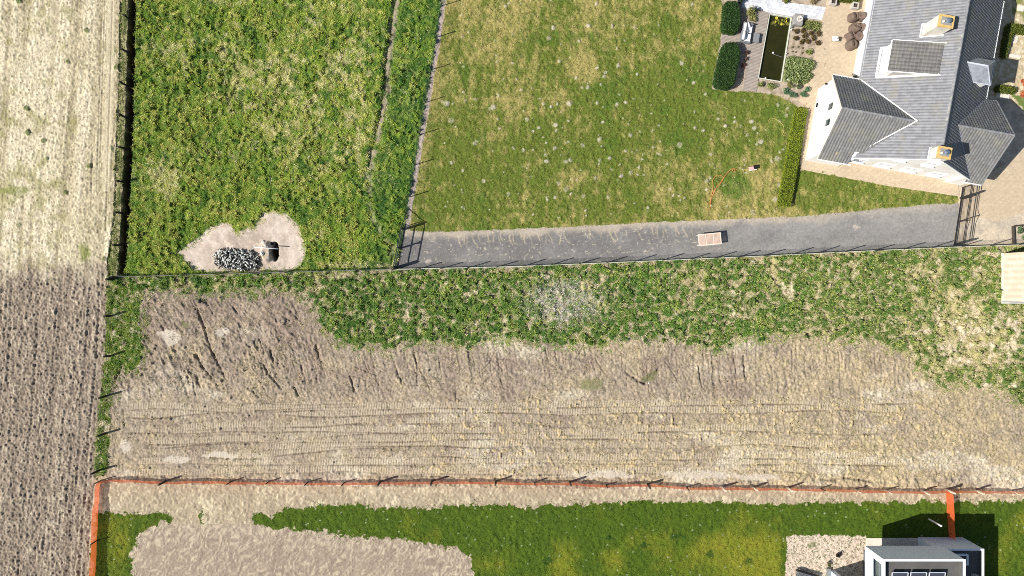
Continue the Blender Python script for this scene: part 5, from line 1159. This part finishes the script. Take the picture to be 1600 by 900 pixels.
# west dormer with a shallow tiled roof
def west_dormer():
    E0, N0, N1, zt = 17.5, 119, 160, 5.92; Ee = 78.5; ze = zmain(Ee)+.03; zb = zmain(E0)
    d = MB(); e0, ee = E0*G, Ee*G
    gable_wall(d, [(e0,N0*G,zb-.1),(ee,N0*G,zmain(Ee)-.15),(ee-.1,N0*G,ze-.12),(e0,N0*G,zt-.08)], (N1-N0)*G, (0,1,0)); dm = d.build('dormer', M['white'], house)
    run = (Ee-E0)*G; rise = ze-zt; Ls = math.hypot(run, rise); v = (run/Ls, 0, rise/Ls)
    tiled('dormer_roof', HL(E0-2.5,N0-1.5,zt-.02), (0,1,0), v, (N1-N0+3)*G, Ls+.1, dm, base=(.13,.125,.12), lich=.0, roll=.33, crs=.3)
    mb = MB()
    for N_ in (N0-2.2, N1+2.2): mb.bar(HL(E0-3,N_,zt+.0), HL(Ee+2,N_,ze+.05), .06, .12)
    mb.bar(HL(E0-3.2,N0-2,zt-.06), HL(E0-3.2,N1+2,zt-.06), .07, .08); mb.build('dormer_verge', M['white'], dm)
    mb = MB()
    for N_ in (N0-1.6, N1+1.6): mb.bar(HL(E0-2,N_,zmain(E0-2)+.12), HL(Ee-1,N_,zmain(Ee-1)+.12), .16, .03)
    mb.bar(HL(E0-2.5,N0-2,zmain(E0-2.5)+.14), HL(E0-2.5,N1+2,zmain(E0-2.5)+.14), .2, .03); mb.build('lead_flashing', M['white'], dm)
    g = MB(); a, b = HL(E0+8,N0-.5,zmain(E0+8)+.18), HL(Ee-12,N0-.5,zmain(Ee-12)+.1)
    g.add([a, b, HL(Ee-12,N0-.5,zmain(Ee-12)+.28), HL(E0+8,N0-.5,zt+.05)], [(0,1,2,3)]); g.build('cheek_panel', M['grey_rough'], dm)
    for N_ in (129, 149.5): window(HL(E0,N_), (0,-1,0), (-1,0,0), 1.1, 1.2, zb+.42, 2, sill=False, parent=dm, dark='pale_glass')
west_dormer()
def east_dormer():
    N0, N1, E1, ez, rz_ = 126, 162, 168, 5.44, 6.7; Nm = 144
    mb = MB(); gable_wall(mb, [(136*G,(N0+2)*G,zmain(150)-.3),(165*G,(N0+2)*G,zmain(165)-.2),(165*G,(N0+2)*G,ez-.02),(136*G,(N0+2)*G,ez-.02)], (N1-N0-4)*G, (0,1,0)); dm = mb.build('dormer', M['white'], house)
    A, B_, C_, D_ = HL(128,N0,ez), HL(E1,N0,ez), HL(E1,N1,ez), HL(128,N1,ez); R0, R1 = HL(112,Nm,rz_), HL(147.5,Nm,rz_)
    m2 = MB(); dz = Vector((0,0,-.09)); top = [A,B_,C_,D_,R0,R1]; m2.add(top+[p+dz for p in top], [(0,1,5,4),(1,2,5),(2,3,4,5),(6,10,11,7),(7,11,8),(8,11,10,9),(0,6,7,1),(1,7,8,2),(2,8,9,3)])
    m2.build('dormer_roof', M['lead'], dm)
    m3 = MB()
    for p in (A.lerp(B_, .0),): pass
    m3.bar(R0, R1, .14, .08); m3.bar(R1, B_, .06, .05); m3.bar(R1, C_, .06, .05); m3.bar(A, B_, .05, .08); m3.bar(B_, C_, .05, .08); m3.build('roof_roll', M['lead_pale'], dm)
    window(HL(165,Nm), (0,1,0), (1,0,0), 1.4, 1.0, ez-1.25, 2, sill=False, parent=dm)
M['lead_pale'] = mat('pale_lead', (.55,.58,.63), .5, .1, 4)
east_dormer()
def chimney(E0, E1, N0, N1, zt, lab):
    zb = min(zmain(E0), zmain(E1))-.4; mb = MB(); c = HL((E0+E1)/2,(N0+N1)/2,(zb+zt)/2); mb.box(c, ((E1-E0)*G,(N1-N0)*G,zt-zb)); ch = mb.build('chimney', M['cream'], house); tag(ch, lab)
    cx, cy = (E0+E1)/2*G, (N0+N1)/2*G; mb = MB(); sx, sy = (E1-E0)*G+.08, (N1-N0)*G+.08
    mb.box((cx,cy,zt+.06), (sx,sy,.12)); mb.build('chimney_cap', M['ochre'], ch)
    mb = MB(); mb.box((cx,cy,zt+.13), (sx-.42,sy-.42,.05)); mb.build('cap_slab', M['stone'], ch)
    mb = MB(); mb.lathe([(.17,zt+.12),(.17,zt+.3),(.13,zt+.3),(.13,zt+.36),(.24,zt+.36),(.2,zt+.42),(.02,zt+.5)], (cx+.08,cy,0), 10); mb.build('cowl', M['cowl'], ch)
    mb = MB(); mb.lathe([(.11,zt+.12),(.11,zt+.26),(.08,zt+.27)], (cx-.28,cy-.1,0), 8); mb.build('flue_pot', M['cream'], ch)
    mb = MB()
    for a, b in (((E0-1.5,N0-1.5),(E1+1.5,N0-1.5)),((E0-1.5,N1+1.5),(E1+1.5,N1+1.5)),((E0-1.5,N0-1.5),(E0-1.5,N1+1.5))): mb.bar(HL(*a,zmain(a[0])+.12), HL(*b,zmain(b[0])+.12), .10, .03)
    mb.build('flashing', M['white'], ch)
chimney(54, 74, 175, 191, 8.25, 'cream chimney with ochre top halfway up the west slope'); chimney(83, 101, -3.2, 12, 8.4, 'cream chimney with ochre top at the south gable')

# ------------------------------------------------------------------ modern white house, lower right
def modern():
    NX, NY = 1328.8, 836.3
    root = empty('modern_house', GW(NX,NY), 'modern flat-roofed white box house with solar panels at the lower right', 'house'); o = Vector(root.location)
    def P(x, y, z_): return GW(x, y, z_)-o
    z1, z2 = 2.79, 6.08; x0, x1, y0, y1 = NX, 1444.5, NY, 1000; t = .17; Hn = MB()
    def blk(mb, xa, xb, ya, yb, za, zb): c = (P(xa,ya,0)+P(xb,yb,0))/2; mb.box((c.x,c.y,(za+zb)/2), (abs(xb-xa)*G,abs(yb-ya)*G,zb-za))
    # upper box: floor, walls with the west opening, roof slab, parapet
    oy0, oza, ozb = 845.3, 4.0, 5.72; tp = t/G
    mb = MB()
    blk(mb, x0, x1, y0, y0+tp, z1, z2); blk(mb, x1-tp, x1, y0+tp, y1, z1, z2)
    blk(mb, x0, x0+tp, y0+tp, y1, z1, oza); blk(mb, x0, x0+tp, y0+tp, y1, ozb, z2); blk(mb, x0, x0+tp, y0+tp, oy0, oza, ozb)
    blk(mb, x0+tp, x1-tp, y0+tp, y1, z1, z1+.25); mb.build('upper_wall', M['render_sky_tint'], root)
    mb = MB(); blk(mb, x0+tp, x1-tp, y0+tp, y1, 5.35, 5.6); blk(mb, x1-tp-.6, x1-tp, y0+tp, y1, 5.6, z2-.03); blk(mb, x0+tp, x1-tp-.6, y0+tp, y0+tp+.6, 5.6, z2-.03); blk(mb, x0+tp, x0+tp+.6, y0+tp+.6, y1, 5.6, z2-.03); mb.build('roof', M['dark_roof'], root)
    mb = MB(); blk(mb, x0-.5, x1+.5, y0-.5, y0+tp*.8, z2, z2+.04); blk(mb, x0-.5, x0+tp*.8, y0+tp*.8, y1, z2, z2+.04); blk(mb, x1-tp*.8, x1+.5, y0+tp*.8, y1, z2, z2+.04); mb.build('coping', M['white'], root)
    mb = MB(); blk(mb, x0+6.5, x0+7.5, oy0-2, y1, oza-.1, ozb+.1); w = mb.build('window', M['glass_grey'], root)
    mb = MB(); 
    for yy in (872, 900, 930): blk(mb, x0+5.6, x0+6.4, yy, yy+1.2, oza, ozb)
    mb.build('mullion', M['cladding'], w)
    # ground floor under it
    mb = MB(); blk(mb, 1349, 1437, 860, y1, 0, z1-.003); mb.build('lower_wall', M['cladding'], root)
    # single-storey block
    zb = 3.08; a0, a1, b0 = 1433.75, 1503.75, 839.25
    mb = MB(); blk(mb, a0, a1, b0, b0+tp, 0, zb); blk(mb, a1-tp, a1, b0+tp, y1, 0, zb); blk(mb, a0, a0+tp, b0+tp, y1, 0, zb-.2); mb.build('garage_wall', M['render_sky_tint'], root)
    mb = MB(); blk(mb, a0+tp, a1-tp, b0+tp, y1, 2.5, 2.72); blk(mb, a1-tp-.6, a1-tp, b0+tp, y1, 2.72, zb-.03); mb.build('garage_roof', M['dark_roof'], root)
    mb = MB(); blk(mb, a0-.4, a1+.4, b0-.4, b0+tp*.8, zb, zb+.03); blk(mb, a1-tp*.8, a1+.4, b0+tp*.8, y1, zb, zb+.03); mb.build('garage_coping', M['white'], root)
    mb = MB()
    for xa, xb, ya, yb in ((1456,1481.5,848,850),(1456,1481.5,862,864),(1479.5,1481.5,850,862),(1456,1458,850,862)): blk(mb, xa, xb, ya, yb, 2.72, 3.05)
    s = mb.build('skylight', M['white'], root); mb = MB(); blk(mb, 1458, 1479.5, 850, 862, 2.72, 2.9); mb.build('skylight_pane', M['glass'], s)
    mb = MB(); blk(mb, 1489, 1495, 878, 881, 2.72, 3.3); blk(mb, 1489, 1498, 881, 890, 2.72, 3.0); mb.build('roof_vent', M['grey_rough'], root)
    for k in range(3):
        xa = 1342+k*26.5; xb = xa+22.5; ya, yb = 855.5, 884; fr = MB(); zn, zs_ = 5.98, 5.68
        def q(x, y): return P(x, y, zn+(zs_-zn)*(y-ya)/(yb-ya))
        for a, b in (((xa,ya),(xb,ya)),((xa,yb),(xb,yb)),((xa,ya),(xa,yb)),((xb,ya),(xb,yb))): fr.bar(q(*a), q(*b), .06, .07)
        f_ = fr.build('solar_panel', M['lead_pale'], root); g_ = MB(); g_.add([q(xa,ya), q(xa,yb), q(xb,yb), q(xb,ya)], [(0,1,2,3)]); g_.build('solar_cells', M['panel'], f_)
        st = MB(); st.bar(q(xa+2,ya+1), P(xa+2,ya+1,5.6), .05); st.bar(q(xb-2,ya+1), P(xb-2,ya+1,5.6), .05); st.build('mounting', M['steel'], f_)
M['glass_grey'] = mat('grey_glazing', (.10,.115,.11), .12, .25, .8, spec=.5)
modern()
mb = MB(); mb.prism([W(x, y, .08)[:2] for x, y in ((1354,841),(1446,841),(1446,866),(1354,866))], 0, .08); tag(mb.build('terrace_slab', M['cream']), kind='structure')
def white_wall():
    p = GW(1297,891); root = empty('garden_wall', p, 'tall white free-standing garden wall end at the bottom of the gravel yard', 'wall')
    mb = MB(); mb.box((.22,-3.0,1.5), (.42,6.0,3.0)); mb.build('wall_body', M['render_sky_tint'], root)
    mb = MB(); mb.box((-.2,-2.85,.15), (.34,6.2,.3)); mb.build('plinth', M['galv'], root)
white_wall()
def white_post():
    p = GW(1451.2,811); root = empty('white_pole', p, 'white pole standing in the dark shadow north of the modern house', 'pole')
    mb = MB(); mb.tube([(0,0,-.2),(0,0,1.0),(0,0,1.95)], .085, 10); mb.build('shaft', M['white_pole'], root)
    mb = MB(); mb.lathe([(.10,1.95),(.10,1.99),(.02,2.03)], (0,0,0), 10); mb.build('cap', M['white'], root)
white_post()
def lounger():
    P0 = [(1242,889),(1276,899.5),(1270,925),(1237,914)]
    root = empty('slatted_daybed', GW(1242,889), 'dark grey slatted daybed at the bottom edge of the pale gravel yard', 'daybed'); o = Vector(root.location)
    c = sum((GW(*p) for p in P0), Vector())/4-o; u = GW(*P0[1])-GW(*P0[0]); v = GW(*P0[0])-GW(*P0[3]); a = math.atan2(u.y, u.x); lu, lv = u.length, v.length
    Mx = Matrix.Translation(c) @ Matrix.Rotation(a, 4, 'Z'); mb = MB()
    for i in range(12): mb.box((0,0,0), (lu, lv/12-.03, .04), M=Mx @ Matrix.Translation((0,-lv/2+lv*(i+.5)/12,.42)))
    mb.build('slatted_seat', M['cladding'], root)
    mb = MB()
    for s in (-1, 1): mb.box((0,0,0), (lu,.06,.1), M=Mx @ Matrix.Translation((0,s*(lv/2-.02),.36)))
    mb.box((0,0,0), (lu,.14,.3), M=Mx @ Matrix.Translation((0,lv/2+.06,.35))); mb.build('frame', M['black'], root)
    for sx in (-1, 1):
        for sy in (-1, 1): mb = MB(); mb.box((0,0,0), (.07,.07,.36), M=Mx @ Matrix.Translation((sx*(lu/2-.05),sy*(lv/2-.06),.18))); mb.build('leg', M['black'], root)
lounger()
# cream shed on the right edge
def shed():
    p = GW(1565,470); root = empty('cream_shed', p, 'cream rendered shed with a grey base line cut by the right edge of the picture', 'shed')
    L_ = 74*G; mb = MB(); mb.box((2.6,L_/2,1.75), (5.2,L_,3.5)); mb.build('wall', M['shed_wall'], root)
    mb = MB(); mb.box((2.6,L_/2,3.57), (5.5,L_+.3,.14)); mb.build('roof', M['dark_roof'], root)
    mb = MB(); mb.box((2.55,L_/2-.0,.12), (5.24,L_+.05,.24)); mb.build('plinth', M['cream'], root)
    mb = MB(); mb.bar((-.05,-.12,1.2),(-.05,-.12,3.5),.07, n=8); mb.build('downpipe', M['lead'], root)
    mb = MB(); mb.box((2.55,-.16,.2), (5.3,.22,.4)); mb.build('step_ledge', M['concrete'], root)
M['shed_wall'] = pattern_mat('cream_shed_brick', (.66,.55,.43), (.60,.49,.38), (.52,.44,.34), .3, .3, .01, 0, dirt=(.72,.62,.5))
shed()
